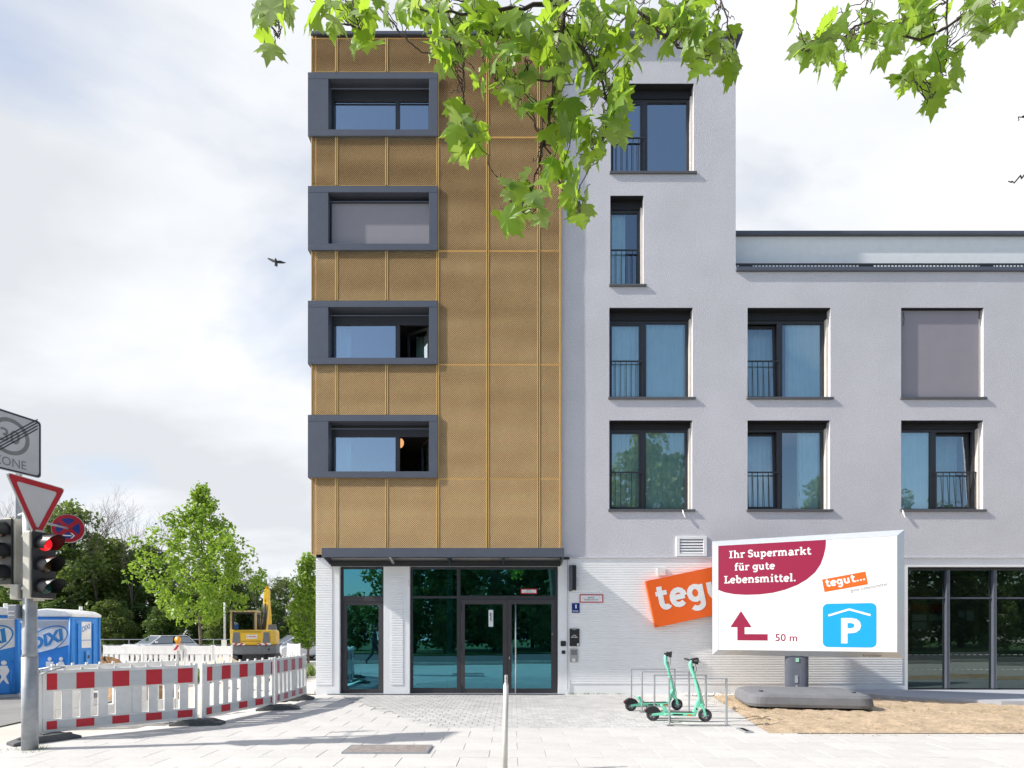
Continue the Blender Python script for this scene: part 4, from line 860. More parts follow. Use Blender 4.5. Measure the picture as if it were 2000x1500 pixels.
def nostop():
    c = P(133, 1032, 8.9); n = V((.34, -.94, 0)); R = .215; circ = lambda r_: [(r_*math.cos(2*math.pi*q/36), r_*math.sin(2*math.pi*q/36)) for q in range(36)]
    t, tr, r, u, n = plate('no_stopping_sign', 'round blue and red no stopping sign with a white arrow', c, n, circ(R), m_sw)
    layer(t, tr, 'red_disc', m_sr, [circ(R-.006)], .002); sect = []
    for k_ in range(4):
        a0 = math.radians(45+90*k_+11); a1 = math.radians(135+90*k_-11); sect.append([(math.cos((a0+a1)/2)*.045, math.sin((a0+a1)/2)*.045)]+[(.155*math.cos(a0+(a1-a0)*q/8), .155*math.sin(a0+(a1-a0)*q/8)) for q in range(9)])
    layer(t, tr, 'blue_field', m_sb, sect, .004)
    layer(t, tr, 'arrow', m_pw, [[(-.07, -.118), (.045, -.118), (.045, -.1), (-.07, -.1)], [(.03, -.15), (.05, -.15), (.09, -.109), (.05, -.068), (.03, -.068), (.068, -.109)]], .006)
    m = MB(); q = tr((0, 0), -.03); m.tube([q, V((MP.x+.02, MP.y, q.z+.0))], .016, 8); m.build('bracket_arm', m_steel, t)
nostop()
# ------------------------------------------------------------------ barriers
def barrier(p0, p1, label, striped=True, fade=False, pins=True):
    d = p1-p0; L_ = V((d.x, d.y, 0)).length; t = thing('site_barrier', label, 'barrier', (p0.x, p0.y, 0), rotz=math.atan2(d.y, d.x), group='plastic site barriers'); t.rotation_euler.x = random.uniform(-.025, .02)
    m = MB(); y0, y1 = -.02, .02
    m.box(.05, L_-.05, y0-.01, y1+.01, .74, 1.06); m.build('board', m_wp, t, bevel=.008); m = MB(); m.box(.05, L_-.05, y0-.005, y1+.005, .12, .32); m.build('board', m_wp, t, bevel=.008)
    m = MB(); n = max(4, int(L_/.22)); pw = (L_-.1)/n
    for q in range(n):
        x = .05+q*pw
        m = MB(); m.box(x, x+pw*.58 if q != n//2 else x+pw*.98, y0, y1, .321, .739); m.build('slat', m_wp, t)
    for x in (.0, L_-.05): m = MB(); m.box(x, x+.048, -.03, .03, .05, 1.09); m.build('end_post', m_wp, t, bevel=.006)
    m = MB()
    for q in range(n+1):
        x = .08+q*(L_-.2)/n
        if pins: m = MB(); m.box(x, x+.035, -.015, .015, 1.061, 1.10); m.build('pin', m_wp, t)
    if striped:
        for zz_, hh in ((.765, .245), (.17, .12)):
            m = MB(); m.box(.10, L_-.06, y0-.0135, y0-.0102 if zz_ > .5 else y0-.0055, zz_, zz_+hh); m.build('reflective_band', m_grayrefl, t)
            x = .10; k_ = 0
            while x < L_-.08:
                if k_ % 2 == 0:
                    wdt = .125 if k_ == 0 else .23; m = MB(); m.box(x, min(x+wdt, L_-.065), y0-.0155, y0-.0138, zz_-.002, zz_+hh+.002); m.build('red_stripe', m_red if not fade else M('faded_red', (.50, .16, .18), .6), t); x += wdt
                else: x += .235
                k_ += 1
    return t
b0, b1, b2, b3 = G(74, 1448), G(385, 1417), G(532, 1387), G(597, 1365)
barrier(b0, b1, 'red and white striped barrier panel nearest the signal mast'); barrier(b1+V((.03, .06, 0)), b2, 'red and white striped barrier panel in the middle of the row'); barrier(b2+V((.01, .07, 0)), b3, 'faded striped barrier panel nearest the building corner', fade=True)
barrier(V((-7.75, 9.9, 0)), V((-6.65, 11.7, 0)), 'plain white barrier panel standing right behind the nearest striped one', striped=False)
for i, (xa, xb) in enumerate(((195, 275), (277, 358), (362, 420), (424, 462))): barrier(V((PX(xa, 22.3), 22.5-.15*i, 0)), V((PX(xb, 22.3), 22.4-.15*i, 0)), ['plain white barrier panel in the back row, next to the portable toilet', 'plain white barrier panel in the back row under the warning lamp', 'plain white barrier panel in the back row behind the young tree', 'plain white barrier panel in the back row beside the excavator'][i], striped=False, pins=False)
barrier(V((PX(552, 25), 25.5, 0)), V((PX(585, 25), 25, 0)), 'white barrier panel at the right of the excavator', striped=False, pins=False)
def foot(c, ang, label):
    t = thing('rubber_ballast', label, 'barrier foot', c, rotz=ang, group='black rubber barrier feet'); m = MB()
    m.prism([(-.42, -.14, .0), (.42, -.14, .0), (.42, -.14, .05), (.22, -.14, .115), (-.22, -.14, .115), (-.42, -.14, .05)], (0, .28, 0)); m.build('slab', M('recycled_rubber', (.10, .105, .11), .85, var=.25, scale=14, bump=.5, bscale=50), t, bevel=.012)
    m = MB(); m.box(-.05, .05, -.05, .05, .1155, .125); m.box(-.33, -.27, -.05, .05, .086, .10); m.box(.27, .33, -.05, .05, .086, .10); m.build('socket', m_dark, t, bevel=.006)
foot(V((b0.x+.15, b0.y-.05, .0)), 1.0, 'black rubber barrier foot beside the signal mast'); foot(V((b1.x+.0, b1.y+.02, .0)), .12, 'black rubber barrier foot between the first two striped panels'); foot(V((b2.x+.12, b2.y, .0)), .3, 'black rubber barrier foot between the middle and faded panels'); foot(V((b3.x-.15, b3.y-.25, .0)), .2, 'black rubber barrier foot at the building corner')
# cable hung over the barrier
m = MB(); c = b0+V((.05, .02, 1.06)); m.tube([c+V((-.02, -.05, -.08)), c+V((.0, -.06, .02)), c+V((.18, .0, .06)), c+V((.3, .05, .05)), c+V((.1, -.04, -.02)), c+V((.02, -.07, -.06))], .012, 6); tag(m.build('cable_loop', m_steel, None, smooth=True), 'grey cable loop hung over the end of the nearest striped barrier', 'cable')

# ------------------------------------------------------------------ portable toilets
def toilet(c, ang, label, door_right):
    t = thing('portable_toilet', label, 'portable toilet', c, rotz=ang, group='blue portable toilets'); bl = M('toilet_blue', (.02, .22, .64), .45, var=.08, dirt=.1); wt = M('toilet_white', (.72, .72, .71), .5, dirt=.12); s, H = .62, 2.05
    m = MB(); m.box(-s, s, -s, s, .08, H); m.build('cabin', bl, t, bevel=.05)
    m = MB(); m.box(-s-.03, s+.03, -s-.03, s+.03, .0, .08); m.build('skid_base', M('toilet_grey', (.35, .37, .4), .7), t)
    m = MB(); n = 9
    prof = [(-s-.05, H-.02), (-s-.05, H+.06), (-s*.8, H+.15), (0, H+.21), (s*.8, H+.15), (s+.05, H+.06), (s+.05, H-.02)]; m.prism([(x, -s-.05, z_) for x, z_ in prof], (0, 2*s+.1, 0)); m.build('roof', wt, t, bevel=.03)
    for x in (-s, s):
        for y in (-s, s): m = MB(); m.tube([(x*.985, y*.985, .1), (x*.985, y*.985, H-.03)], .05, 8); m.build('corner_post', bl, t, smooth=True)
    # printed front (towards -Y)
    y_ = -s-.003
    m = MB(); m.poly([(-.57, y_, .95), (.57, y_, 1.25), (.57, y_, H-.1), (-.57, y_, H-.1)]); fr = m.build('printed_panel', wt, t)
    m = MB(); m.poly([(-.5, y_-.003, H-.34), (.56, y_-.003, H-.34), (.56, y_-.003, H-.14), (-.5, y_-.003, H-.14)]); m.build('grey_strip', M('strip_grey', (.5, .5, .5), .6), fr)
    # the oval with the word
    rr_, uu = V((.94, 0, .34)).normalized(), V((-.1, 0, .995)); ce = V((-.02, y_-.004, 1.38)); R1, R2 = [], []
    def ov(a, rx, rz): return ce+rr_*rx*math.cos(a)+V((0, 0, 1))*rz*math.sin(a)
    m = MB()
    for q in range(48): a0, a1 = 2*math.pi*q/48, 2*math.pi*(q+1)/48; m.poly([ov(a0, .6, .36), ov(a0, .565, .325), ov(a1, .565, .325), ov(a1, .6, .36)])
    text(m, 'DIXI', ce+rr_*-.40+V((0, -.0, -.16)), rr_, uu, .86, .34, bold=.05); m.build('lettering', M('print_blue', (.02, .20, .48), .5), fr)
    # pictograms: standing and crossing-legs figures
    m = MB()
    for x, kk in ((.06, 0), (.36, 1)):
        m.poly([(x+.055*math.cos(a_), y_-.004, .86+.055*math.sin(a_)) for a_ in [2*math.pi*q/14 for q in range(14)]][::-1])
        m.poly([(x-.10, y_-.004, .5), (x-.03, y_-.004, .5), (x-.03, y_-.004, .3), (x+.03, y_-.004, .3), (x+.03, y_-.004, .5), (x+.10, y_-.004, .5), (x+.10, y_-.004, .79), (x-.10, y_-.004, .79)] if not kk else [(x-.08, y_-.004, .34), (x-.01, y_-.004, .45), (x+.06, y_-.004, .34), (x+.1, y_-.004, .34), (x+.04, y_-.004, .52), (x+.11, y_-.004, .66), (x+.06, y_-.004, .79), (x-.06, y_-.004, .79), (x-.11, y_-.004, .66), (x-.04, y_-.004, .52), (x-.11, y_-.004, .34)])
    m.build('pictogram', m_wp, t)
    # door on the right side (+X)
    x_ = s+.012; m = MB(); m.box(s, x_, -.42, .42, .14, H-.08); dr = m.build('door', bl, t, bevel=.008); m = MB()
    for y in (-.34, .34): m.box(x_+.001, x_+.03, y-.05, y+.05, .2, H-.2)
    m.build('door_rib', bl, dr, bevel=.01)
    for za, zb_ in ((1.38, 1.9), (1.15, 1.36), (.3, .55)): m = MB(); m.box(x_+.001, x_+.006, -.2, .22, za, zb_); m.build('label_sheet', wt, dr)
    m = MB(); text(m, 'DIXI', V((x_+.0075, -.17, 1.6)), V((0, .94, .3)), V((0, -.1, 1)), .36, .15, bold=.03); m.build('label_lettering', MATS['print_blue'], dr)
    m = MB(); m.box(x_+.002, x_+.05, -.06, .08, .72, 1.05); m.build('latch', M('latch_blue', (.10, .30, .65), .5), dr, bevel=.01); bx('latch_knob', m_blackp, dr, x_+.051, x_+.06, -.0, .05, .84, .94)
    m = MB(); m.tube([(.3, .3, H+.12), (.3, .3, H+.3)], .045, 10); m.build('vent_pipe', wt, t)
    for k_ in range(5): x = -.5+k_*.25; m = MB(); m.tube([(x, -s-.002, .12), (x, -s-.002, .9 if not door_right else .28)], .028, 6); m.build('rib', bl, t, smooth=True)
toilet(V((PX(88, 16.3)+.0, 16.95, 0)), math.radians(4), 'blue and white portable toilet with printed oval, right of the pair', True)
tl2 = toilet(V((-13.12, 14.75, 0)), math.radians(35), 'blue portable toilet at the frame edge behind the mast', False)

# ------------------------------------------------------------------ excavator
def excavator():
    Y = 30.5; s = Y/F; c = G(499, 1293); c = V((PX(499, Y), Y, 0)); t = thing('excavator', 'yellow compact excavator seen from behind on the building site', 'excavator', c, rotz=math.radians(16)); yl = M('machine_yellow', (.80, .50, .035), .42, var=.06, scale=3, dirt=.12); gy = M('machine_grey', (.17, .18, .20), .6)
    hw = 1.2
    for sx in (-.95, .95):   # tracks
        m = MB(); pr = [(1.25*math.cos(a_)*.0, 0) for a_ in ()]
        pts = [(-1.1+.3*math.cos(a_), .32+.3*math.sin(a_)) for a_ in np.linspace(math.pi/2, 3*math.pi/2, 9)]+[(1.4+.3*math.cos(a_), .32+.3*math.sin(a_)) for a_ in np.linspace(-math.pi/2, math.pi/2, 9)]
        m.prism([(sx-.22, y, z_) for y, z_ in pts], (.44, 0, 0)); tr_ = m.build('track', m_rubber, t)
        m = MB()
        for q in range(5): m.lathe([(.16, 0), (.12, .04)], (sx+(.22 if sx > 0 else -.22), -.95+q*.55, .3), (1 if sx > 0 else -1, 0, 0), 12)
        m.build('roller', gy, tr_)
    m = MB(); m.box(-.6, .6, -.6, .9, .25, .62); m.build('undercarriage', gy, t)
    m = MB(); pl = [(-hw, -.9), (-hw+.25, -1.25), (-.5, -1.42), (.5, -1.42), (hw-.25, -1.25), (hw, -.9), (hw, .9), (-hw, .9)]; m.prism([(x, y, .62) for x, y in pl], (0, 0, .42)); m.build('counterweight', gy, t, bevel=.06)
    m = MB(); m.prism([(x*.985, y*.985, 1.041) for x, y in pl], (0, 0, .74)); hd = m.build('engine_hood', yl, t, bevel=.14)
    for x in (-.98, .50): m = MB(); m.prism([(x, -1.38, 1.18), (x+.4, -1.40, 1.18), (x+.36, -1.40, 1.66), (x+.06, -1.36, 1.66)], (0, .25, 0)); m.build('grille', gy, hd)
    m = MB(); m.box(-.27, .27, -1.425, -1.38, 1.36, 1.55); m.build('name_plate', m_wp, hd); m = MB(); text(m, '~~~~~~~', V((-.23, -1.428, 1.42)), RX, UZ, .46, .09, bold=.01); m.build('lettering', m_red, hd)
    m = MB()
    for y0_ in (1.68, 1.25): m.box(-.55, .45, -1.41, -1.385, y0_-.015, y0_+.015)
    m.build('hood_seam', M('seam_brown', (.25, .13, .02), .6), hd)
    m = MB(); m.box(-.98, -.32, -1.424, -1.386, 1.06, 1.16); m.box(.30, .96, -1.424, -1.386, 1.06, 1.16); m.build('hazard_board', m_wp, hd); m = MB()
    for x in (-.9, -.62, .38, .7): sgn = 1 if x < 0 else -1; m.prism([(x, -1.427, 1.062), (x+.12, -1.427, 1.062), (x+.12+.1*sgn, -1.427, 1.158), (x+.1*sgn, -1.427, 1.158)], (0, .002, 0))
    m.build('hazard_stripe', m_red, hd)
    m = MB()
    for x in (-.95, .85): m.lathe([(.05, 0), (.05, .02)], (x, -1.33 if abs(x) < .9 else -1.2, .85), (0, -1, 0), 10)
    m.build('tail_light', m_blackp, t)
    # cab on the left
    x0, x1, z0, z1 = -1.2, .15, 1.72, 2.62; y0, y1 = -.7, .85; cb = MB(); r = .11
    for x in (x0, x1-r):
        for y in (y0, y1-r): cb.box(x, x+r, y, y+r, z0, z1)
    cb.box(x0, x1, y0, y1, z0-.1, z0); cab = cb.build('cab', M('cab_cream', (.55, .42, .22), .5, dirt=.2), t, bevel=.015)
    m = MB(); m.prism([(x0-.02, y0-.03, z1), (x1+.02, y0-.03, z1), (x1+.02, y1+.05, z1), (x0-.02, y1+.05, z1)], (0, 0, .1)); m.build('cab_roof', MATS['cab_cream'], cab, bevel=.04)
    for nm, q in (('rear_window', [(x0+r, y0+.03, z0), (x1-r, y0+.03, z0), (x1-r, y0+.03, z1), (x0+r, y0+.03, z1)]), ('side_window', [(x1-.03, y0+r, z0), (x1-.03, y1-r, z0), (x1-.03, y1-r, z1), (x1-.03, y0+r, z1)]), ('front_window', [(x1-r, y1-.03, z0), (x0+r, y1-.03, z0), (x0+r, y1-.03, z1), (x1-r, y1-.03, z1)])): m = MB(); m.poly(q); m.build(nm, g_car, cab)
    for nm, ax in (('rear_window_frame', 0), ('side_window_frame', 1)):
        m = MB(); f_ = .09
        for (p0, p1, q0, q1) in ((0, 1, 0, 0), (0, 1, 1, 1), (0, 0, 0, 1), (1, 1, 0, 1)):
            if ax == 0: X0, X1 = x0+r, x1-r; a_, b_ = (X0 if p0 == 0 else X1-f_), (X1 if p1 == 1 else X0+f_); c_, e_ = (z0 if q0 == 0 else z1-f_), (z1 if q1 == 1 else z0+f_); m.box(a_, b_, y0+.005+.003*q0+.002*p0, y0+.028, c_, e_)
            else: X0, X1 = y0+r, y1-r; a_, b_ = (X0 if p0 == 0 else X1-f_), (X1 if p1 == 1 else X0+f_); c_, e_ = (z0 if q0 == 0 else z1-f_), (z1 if q1 == 1 else z0+f_); m.box(x1-.028, x1-.005-.003*q0-.002*p0, a_, b_, c_, e_)
        m.build(nm, m_blackp, cab)
    m = MB(); m.box(-.75, -.3, -.2, .3, 1.73, 1.95); m.box(-.75, -.3, -.35, -.2, 1.73, 2.35); m.build('seat', m_blackp, cab, bevel=.04)
    # boom rising behind the hood, with arm and bucket in front
    m = MB(); bxm = .30
    m.prism([(bxm-.16, .7, 1.55), (bxm-.16, 1.2, 1.45), (bxm-.16, 2.6, 3.1), (bxm-.16, 2.75, 3.85), (bxm-.16, 2.45, 3.9), (bxm-.16, 2.1, 3.25)], (.34, 0, 0)); m.build('boom', yl, t, bevel=.03)
    m = MB(); m.tube([(bxm-.02, .75, 1.75), (bxm-.02, 2.05, 3.1)], .075, 10); m.tube([(bxm-.02, 2.05, 3.1), (bxm-.02, 2.35, 3.6)], .045, 8); m.build('cylinder', m_dark, t, smooth=True)
    m = MB(); m.prism([(bxm-.1, 2.45, 4.1), (bxm-.1, 2.8, 3.95), (bxm-.1, 4.1, 2.2), (bxm-.1, 3.95, 2.0)], (.22, 0, 0)); m.build('stick', yl, t, bevel=.03)
    m = MB(); m.tube([(bxm-.14, .8, 1.8), (bxm-.14, 2.2, 3.3), (bxm-.1, 2.6, 3.8), (bxm-.1, 2.8, 3.8)], .03, 6); m.tube([(bxm+.1, .8, 1.8), (bxm+.1, 2.2, 3.3), (bxm+.05, 2.5, 3.8)], .03, 6); m.build('hydraulic_hose', m_blackp, t, smooth=True)
    m = MB(); m.prism([(bxm-.4, 3.9, 2.1), (bxm-.4, 4.5, 1.7), (bxm-.4, 4.4, 1.1), (bxm-.4, 3.8, 1.0), (bxm-.4, 3.95, 1.5)], (.8, 0, 0)); m.build('bucket', gy, t, bevel=.03)
    m = MB(); m.tube([(1.1, .8, 1.6), (1.25, .9, 2.1)], .02, 6); m.box(1.18, 1.34, .86, .9, 1.95, 2.3); m.build('mirror', m_blackp, t)
    return t
ex = excavator(); ex.scale = (.92, .92, 1.06); ex.location.z = -.22

# ------------------------------------------------------------------ cars
def car(c, ang, col, label, suv=True, sc=1.0):
    t = thing('parked_car', label, 'car', c, rotz=ang, group='cars on the far street'); t.scale = (sc,)*3; bp = M('car_paint_'+str(col[0]), col, .25, metal=.15, var=.02, coat=.8); L_, hw = 2.2, .9; k_ = .12 if suv else 0
    side = [(-2.2, .45), (-2.2, .82+k_), (-1.95, .95+k_), (2.05, .98+k_), (2.2, .85+k_), (2.22, .4), (1.8, .28), (-1.85, .28)]   # x forward is -X
    m = MB(); m.prism([(x, -hw, z_) for x, z_ in side], (0, 2*hw, 0)); body = m.build('body', bp, t, bevel=.08)
    hood = [(-2.18, .80+k_), (-1.05, 1.0+k_), (-.95, .9+k_), (-2.1, .7+k_)]; m = MB(); m.prism([(x, -hw*.92, z_) for x, z_ in hood], (0, 2*hw*.92, 0)); m.build('hood', bp, t, bevel=.05)
    zb, zt = .97+k_, 1.46+k_; lo = [(-1.1, zb), (2.0, zb)]; hi = [(-.35, zt), (1.55, zt)]; wl_, wh_ = hw*.94, hw*.74
    A = [V((lo[0][0], -wl_, zb)), V((lo[1][0], -wl_, zb)), V((lo[1][0], wl_, zb)), V((lo[0][0], wl_, zb))]; Bq = [V((hi[0][0], -wh_, zt)), V((hi[1][0], -wh_, zt)), V((hi[1][0], wh_, zt)), V((hi[0][0], wh_, zt))]
    m = MB(); i = m.a(A+Bq); [m.face([i+q for q in f]) for f in ((0, 1, 5, 4), (1, 2, 6, 5), (2, 3, 7, 6), (3, 0, 4, 7))]; m.build('greenhouse', M('car_interior', (.03, .03, .035), .8), t)
    m = MB(); m.prism([q+V((0, 0, .002)) for q in Bq], (0, 0, .06)); m.build('roof', bp, t, bevel=.03)
    def gl(a, b, c_, d_, n, nm):
        pts = [a, b, c_, d_]; ce = sum(pts, V())/4; nn = (b-a).cross(c_-a).normalized(); nn = nn if nn.dot(ce-V((.4, 0, 1.1))) > 0 else -nn
        m = MB(); m.poly([ce+(p-ce)*n+nn*.008 for p in pts]); m.build(nm, g_car, t)
    gl(A[3], A[0], Bq[0], Bq[3], .93, 'windscreen'); gl(A[1], A[2], Bq[2], Bq[1], .88, 'rear_window')
    for q, (a, b, c_, d_) in enumerate(((A[0], A[1], Bq[1], Bq[0]), (A[2], A[3], Bq[3], Bq[2]))):
        f0, f1 = (a+b)/2, (c_+d_)/2; gl(a, f0, f1, d_, .86, 'side_window'); gl(f0, b, c_, f1, .84, 'side_window')
        for (p, q2) in ((a, d_), (b, c_)): m = MB(); m.tube([p, q2], .04, 6); m.build('pillar', bp, t)
    for x in (-1.4, 1.35):
        for y in (-hw+.06, hw-.06): m = MB(); m.lathe([(.2, -.1), (.33, -.1), (.34, 0), (.33, .1), (.2, .1)], (x, y, .33), (0, 1, 0), 18); wh = m.build('wheel', m_rubber, t); m = MB(); m.lathe([(.2, -.105), (.2, .105)], (x, y, .33), (0, 1, 0), 12); m.build('rim', m_steel, wh)
    for y in (-hw+.1, hw-.4): m = MB(); m.box(-2.225, -2.1, y, y+.3, .66+k_, .78+k_); m.build('headlight', M('lamp_clear', (.7, .72, .75), .1), t, bevel=.02)
    for y in (-hw-.12, hw+.0): m = MB(); m.box(-.85, -.68, y, y+.12, 1.0+k_, 1.14+k_); m.build('mirror', bp, t, bevel=.03)
    bx('radiator_grille', m_blackp, t, -2.226, -2.15, -.4, .4, .5, .75)
car(V((PX(303, 41), 41.6, -.41)), math.radians(60), (.72, .73, .75), 'white sport utility car behind the back row of barriers', True, 1.02)
car(V((PX(588, 41), 41.2, -.41)), math.radians(55), (.62, .63, .66), 'silver car at the right, half hidden by the small tree', False)
car(V((PX(566, 46), 47.2, -.41)), math.radians(55), (.16, .17, .19), 'dark grey car right of the excavator, behind the silver one', True)

# ------------------------------------------------------------------ site bits: warning lamp, lamp post, railing, mound, spoil
wlp = thing('warning_lamp', 'round yellow warning lamp with striped board on the back barrier', 'warning lamp', (PX(348, 22.2), 22.2, 0)); c = V((PX(347, 22.2), 22.2, PZ(1249, 22.2)))
m = MB(); m.lathe([(.0, -.05), (.10, -.045), (.115, 0), (.10, .045), (.0, .05)], c, (0, 1, 0), 20); m.build('lens', M('amber_lens', (.85, .36, .01), .3), wlp, smooth=True); bx('battery_box', M('amber_box', (.7, .3, .02), .5), wlp, c.x-.07, c.x+.07, 22.17, 22.27, c.z-.26, c.z-.115); bx('striped_board', m_wp, wlp, c.x-.13, c.x+.13, 22.12, 22.14, c.z-.42, c.z-.19); m = MB(); m.prism([(c.x-.12, 22.117, c.z-.4), (c.x-.02, 22.117, c.z-.4), (c.x+.12, 22.117, c.z-.21), (c.x+.02, 22.117, c.z-.21)], (0, .002, 0)); m.build('red_stripe', m_red, wlp); bx('rod', m_steel, wlp, c.x-.02, c.x+.02, 22.2, 22.24, 0, c.z-.26)
c = V((PX(439, 33), 33, gz(0, 33))); t = thing('lamp_post', 'slim pale metal post standing left of the excavator', 'post', c); m = MB(); m.tube([c, V((c.x, 33, PZ(1185, 33)+1.2))], .055, 10); m.build('pole', M('pale_post', (.55, .58, .6), .5, metal=.3), t, smooth=True); bx('box', m_wp, t, c.x-.14, c.x+.14, 32.9, 32.94, PZ(1262, 33), PZ(1250, 33))
t = thing('guard_railing', 'grey metal guard railing along the far street before the wood', 'railing', (-30, 52.2, -.38)); m = MB(); m.box(-75, -4, 52.2, 52.26, .78, .84); m.build('top_rail', m_steel, t); m = MB(); m.box(-75, -4, 52.2, 52.26, .3, .34); m.build('middle_rail', m_steel, t)
for k_ in range(29): x = -74+k_*2.5; m = MB(); m.box(x, x+.07, 52.19, 52.27, -.38, .779); m.build('post', m_steel, t)
def mound(name, c, rx, ry, h, mat, label, cat):
    m = MB(); n, k_ = 22, 7; ids = []
    for j in range(k_+1):
        f = j/k_; ids.append(m.a([(c[0]+rx*(1-f)*math.cos(2*math.pi*q/n)*(1+.15*math.sin(q*2.1+j)), c[1]+ry*(1-f)*math.sin(2*math.pi*q/n)*(1+.12*math.sin(q*1.3)), c[2]+h*(math.sin(f*math.pi/2))*(1+.12*math.sin(q*1.7+j*2))-.02) for q in range(n)]))
    for a, b in zip(ids, ids[1:]):
        for q in range(n): m.face((a+q, a+(q+1) % n, b+(q+1) % n, b+q))
    return tag(m.build(name, mat, None, smooth=True), label, cat)
m_earth = M('brown_earth', (.30, .17, .08), .95, var=.3, scale=4, bump=1, bscale=12)
mound('earth_mound', (PX(205, 19), 19, 0), 1.3, .9, .75, m_earth, 'low heap of brown earth beside the printed portable toilet', 'earth heap'); mound('earth_mound', (PX(270, 14.5), 14.6, 0), 1.0, .6, .55, M('brown_clay', (.33, .20, .10), .95, var=.3, scale=4, bump=1, bscale=12), 'heap of clay just behind the striped barrier', 'earth heap')
mound('sand_heap', (PX(440, 25.5), 25.5, 0), .95, .7, .5, M('sand', (.62, .45, .26), .95, var=.2, scale=4, bump=.8, bscale=14), 'heap of orange sand left of the excavator tracks', 'sand heap')
cb_ = MB(); a = G(350, 1308); cb_.prism([(PX(300, 20), 20.5, 0), (PX(470, 18), 18, 0), (PX(475, 18.4), 18.4, 0), (PX(300, 20.9), 20.9, 0)], (0, 0, .14)); struct(cb_.build('kerb', m_slab))
cb_ = MB(); cb_.prism([(-5.15, 15.3, 0), (-8.5, 17.2, 0), (-8.4, 17.4, 0), (-5.15, 15.55, 0)], (0, 0, .12)); struct(cb_.build('kerb', m_slab))

# ------------------------------------------------------------------ trees
lm_young = leafmat('young_tree_leaf', (.06, .15, .016), (.24, .36, .05), (.36, .54, .05), .42)
lm_wood = leafmat('wood_leaf', (.04, .085, .018), (.14, .20, .045), (.18, .30, .05), .34)
lm_wood2 = leafmat('wood_leaf_light', (.07, .12, .03), (.20, .25, .07), (.26, .36, .07), .34)
m_bark = M('bark', (.15, .12, .10), .9, var=.3, scale=12, bump=.8, bscale=30)
def leaf_cloud(cent, rad, per, size, name, up=.35):
    """small folded leaf quads spread in clumps; cent Nx3, rad N"""
    n = len(cent)*per; c = np.repeat(cent, per, 0); r = np.repeat(rad, per)
    d = rng.normal(size=(n, 3)); d /= np.linalg.norm(d, axis=1)[:, None]+1e-9; p = c+d*(r*rng.uniform(.25, 1, n)**.5)[:, None]
    nr = rng.normal(size=(n, 3)); nr[:, 2] += up*2; nr += d*.6; nr /= np.linalg.norm(nr, axis=1)[:, None]
    t = np.cross(nr, rng.normal(size=(n, 3))); t /= np.linalg.norm(t, axis=1)[:, None]+1e-9; b = np.cross(nr, t); s = (size*rng.uniform(.6, 1.25, n))[:, None]
    q = np.stack([p-t*s*.5, p-b*s*.32+nr*s*.08, p+t*s*.55-nr*s*.1, p+b*s*.32+nr*s*.08], 1).reshape(-1, 3)
    f = np.arange(n*4, dtype=np.int32); me = bpy.data.meshes.new(name); me.vertices.add(n*4); me.vertices.foreach_set('co', q.astype(np.float32).ravel()); me.loops.add(n*4); me.loops.foreach_set('vertex_index', f); me.polygons.add(n); me.polygons.foreach_set('loop_start', np.arange(0, n*4, 4, dtype=np.int32)); me.update(calc_edges=True); return me
def limbs(H, trunk_h, r0, targets, seg=5):
    m = MB(); path = [V((0, 0, 0))]; 
    for k_ in range(1, 7): path.append(V((random.gauss(0, .04)*H*.15, random.gauss(0, .04)*H*.15, H*.85*k_/6)))
    m.tube(path, [r0*(1-.13*k_) for k_ in range(7)], 9)
    for tg in targets:
        tg = V(tg); zb = max(trunk_h, min(tg.z-.25*H*.3, H*.8)); f = zb/(H*.85)*6; i = min(5, int(f)); st_ = path[i].lerp(path[i+1], f-i); mid = st_.lerp(tg, .5)+V((0, 0, .12*H*.2)); m.tube([st_, mid, tg], [r0*.32, r0*.2, r0*.06], seg)
    return m
def crown_points(n, H, h0, prof):
    pts, rad = [], []
    while len(pts) < n:
        zf = random.random(); R = prof(zf); a = random.uniform(0, 2*math.pi); R *= .82+.16*math.sin(3*a+5*zf)+.14*math.sin(7*a+11*zf); rr = R*math.sqrt(random.random()); 
        if random.random() > (.35+.65*R/max(.01, max(prof(q/20) for q in range(21)))): continue
        if rr < R*.45 and random.random() < .5: rr = R*random.uniform(.5, 1)
        pts.append((rr*math.cos(a)*random.uniform(.85, 1.15), rr*math.sin(a), h0+(H-h0)*zf)); rad.append(random.uniform(.24, .48))
    return np.array(pts), np.array(rad)
def tree_mesh(H, h0, prof, nclump, per, size, r0, leaf, rs=1.0, nl=22):
    pts, rad = crown_points(nclump, H, h0, prof); me = leaf_cloud(pts, rad*rs, per, size, 'crown'); me.materials.append(leaf)
    lm = limbs(H, h0*.9, r0, [pts[i] for i in range(0, len(pts), max(1, len(pts)//nl))]); return me, lm
def plant(name, label, loc, meshes, sc=1, rot=0, group=None):
    t = thing(name, label, 'tree', loc, rotz=rot, group=group); t.scale = (sc,)*3 if not hasattr(sc, '__len__') else sc
    me, tm = meshes; link('crown', me, t); link('trunk', tm, t); return t
def tm_(mb):
    me = bpy.data.meshes.new('trunk'); me.from_pydata(mb.v, [], mb.f); me.materials.append(m_bark); me.polygons.foreach_set('use_smooth', [True]*len(me.polygons)); return me
prof_young = lambda z_: float(np.interp(z_, [0, .05, .2, .38, .56, .70, .81, .92, 1], [.8, 2.0, 3.0, 3.25, 2.75, 1.75, .9, .4, .05]))
me, mb = tree_mesh(8.5, 2.0, prof_young, 235, 38, .2, .085, lm_young); plant('street_tree', 'young bright green street tree with pyramid crown on the building site', V((PX(393, 28.6), 28.6, 0)), (me, tm_(mb)))
prof_slim = lambda z_: 1.0*math.sin(math.pi*min(1, .12+z_*.86))**.8+.05
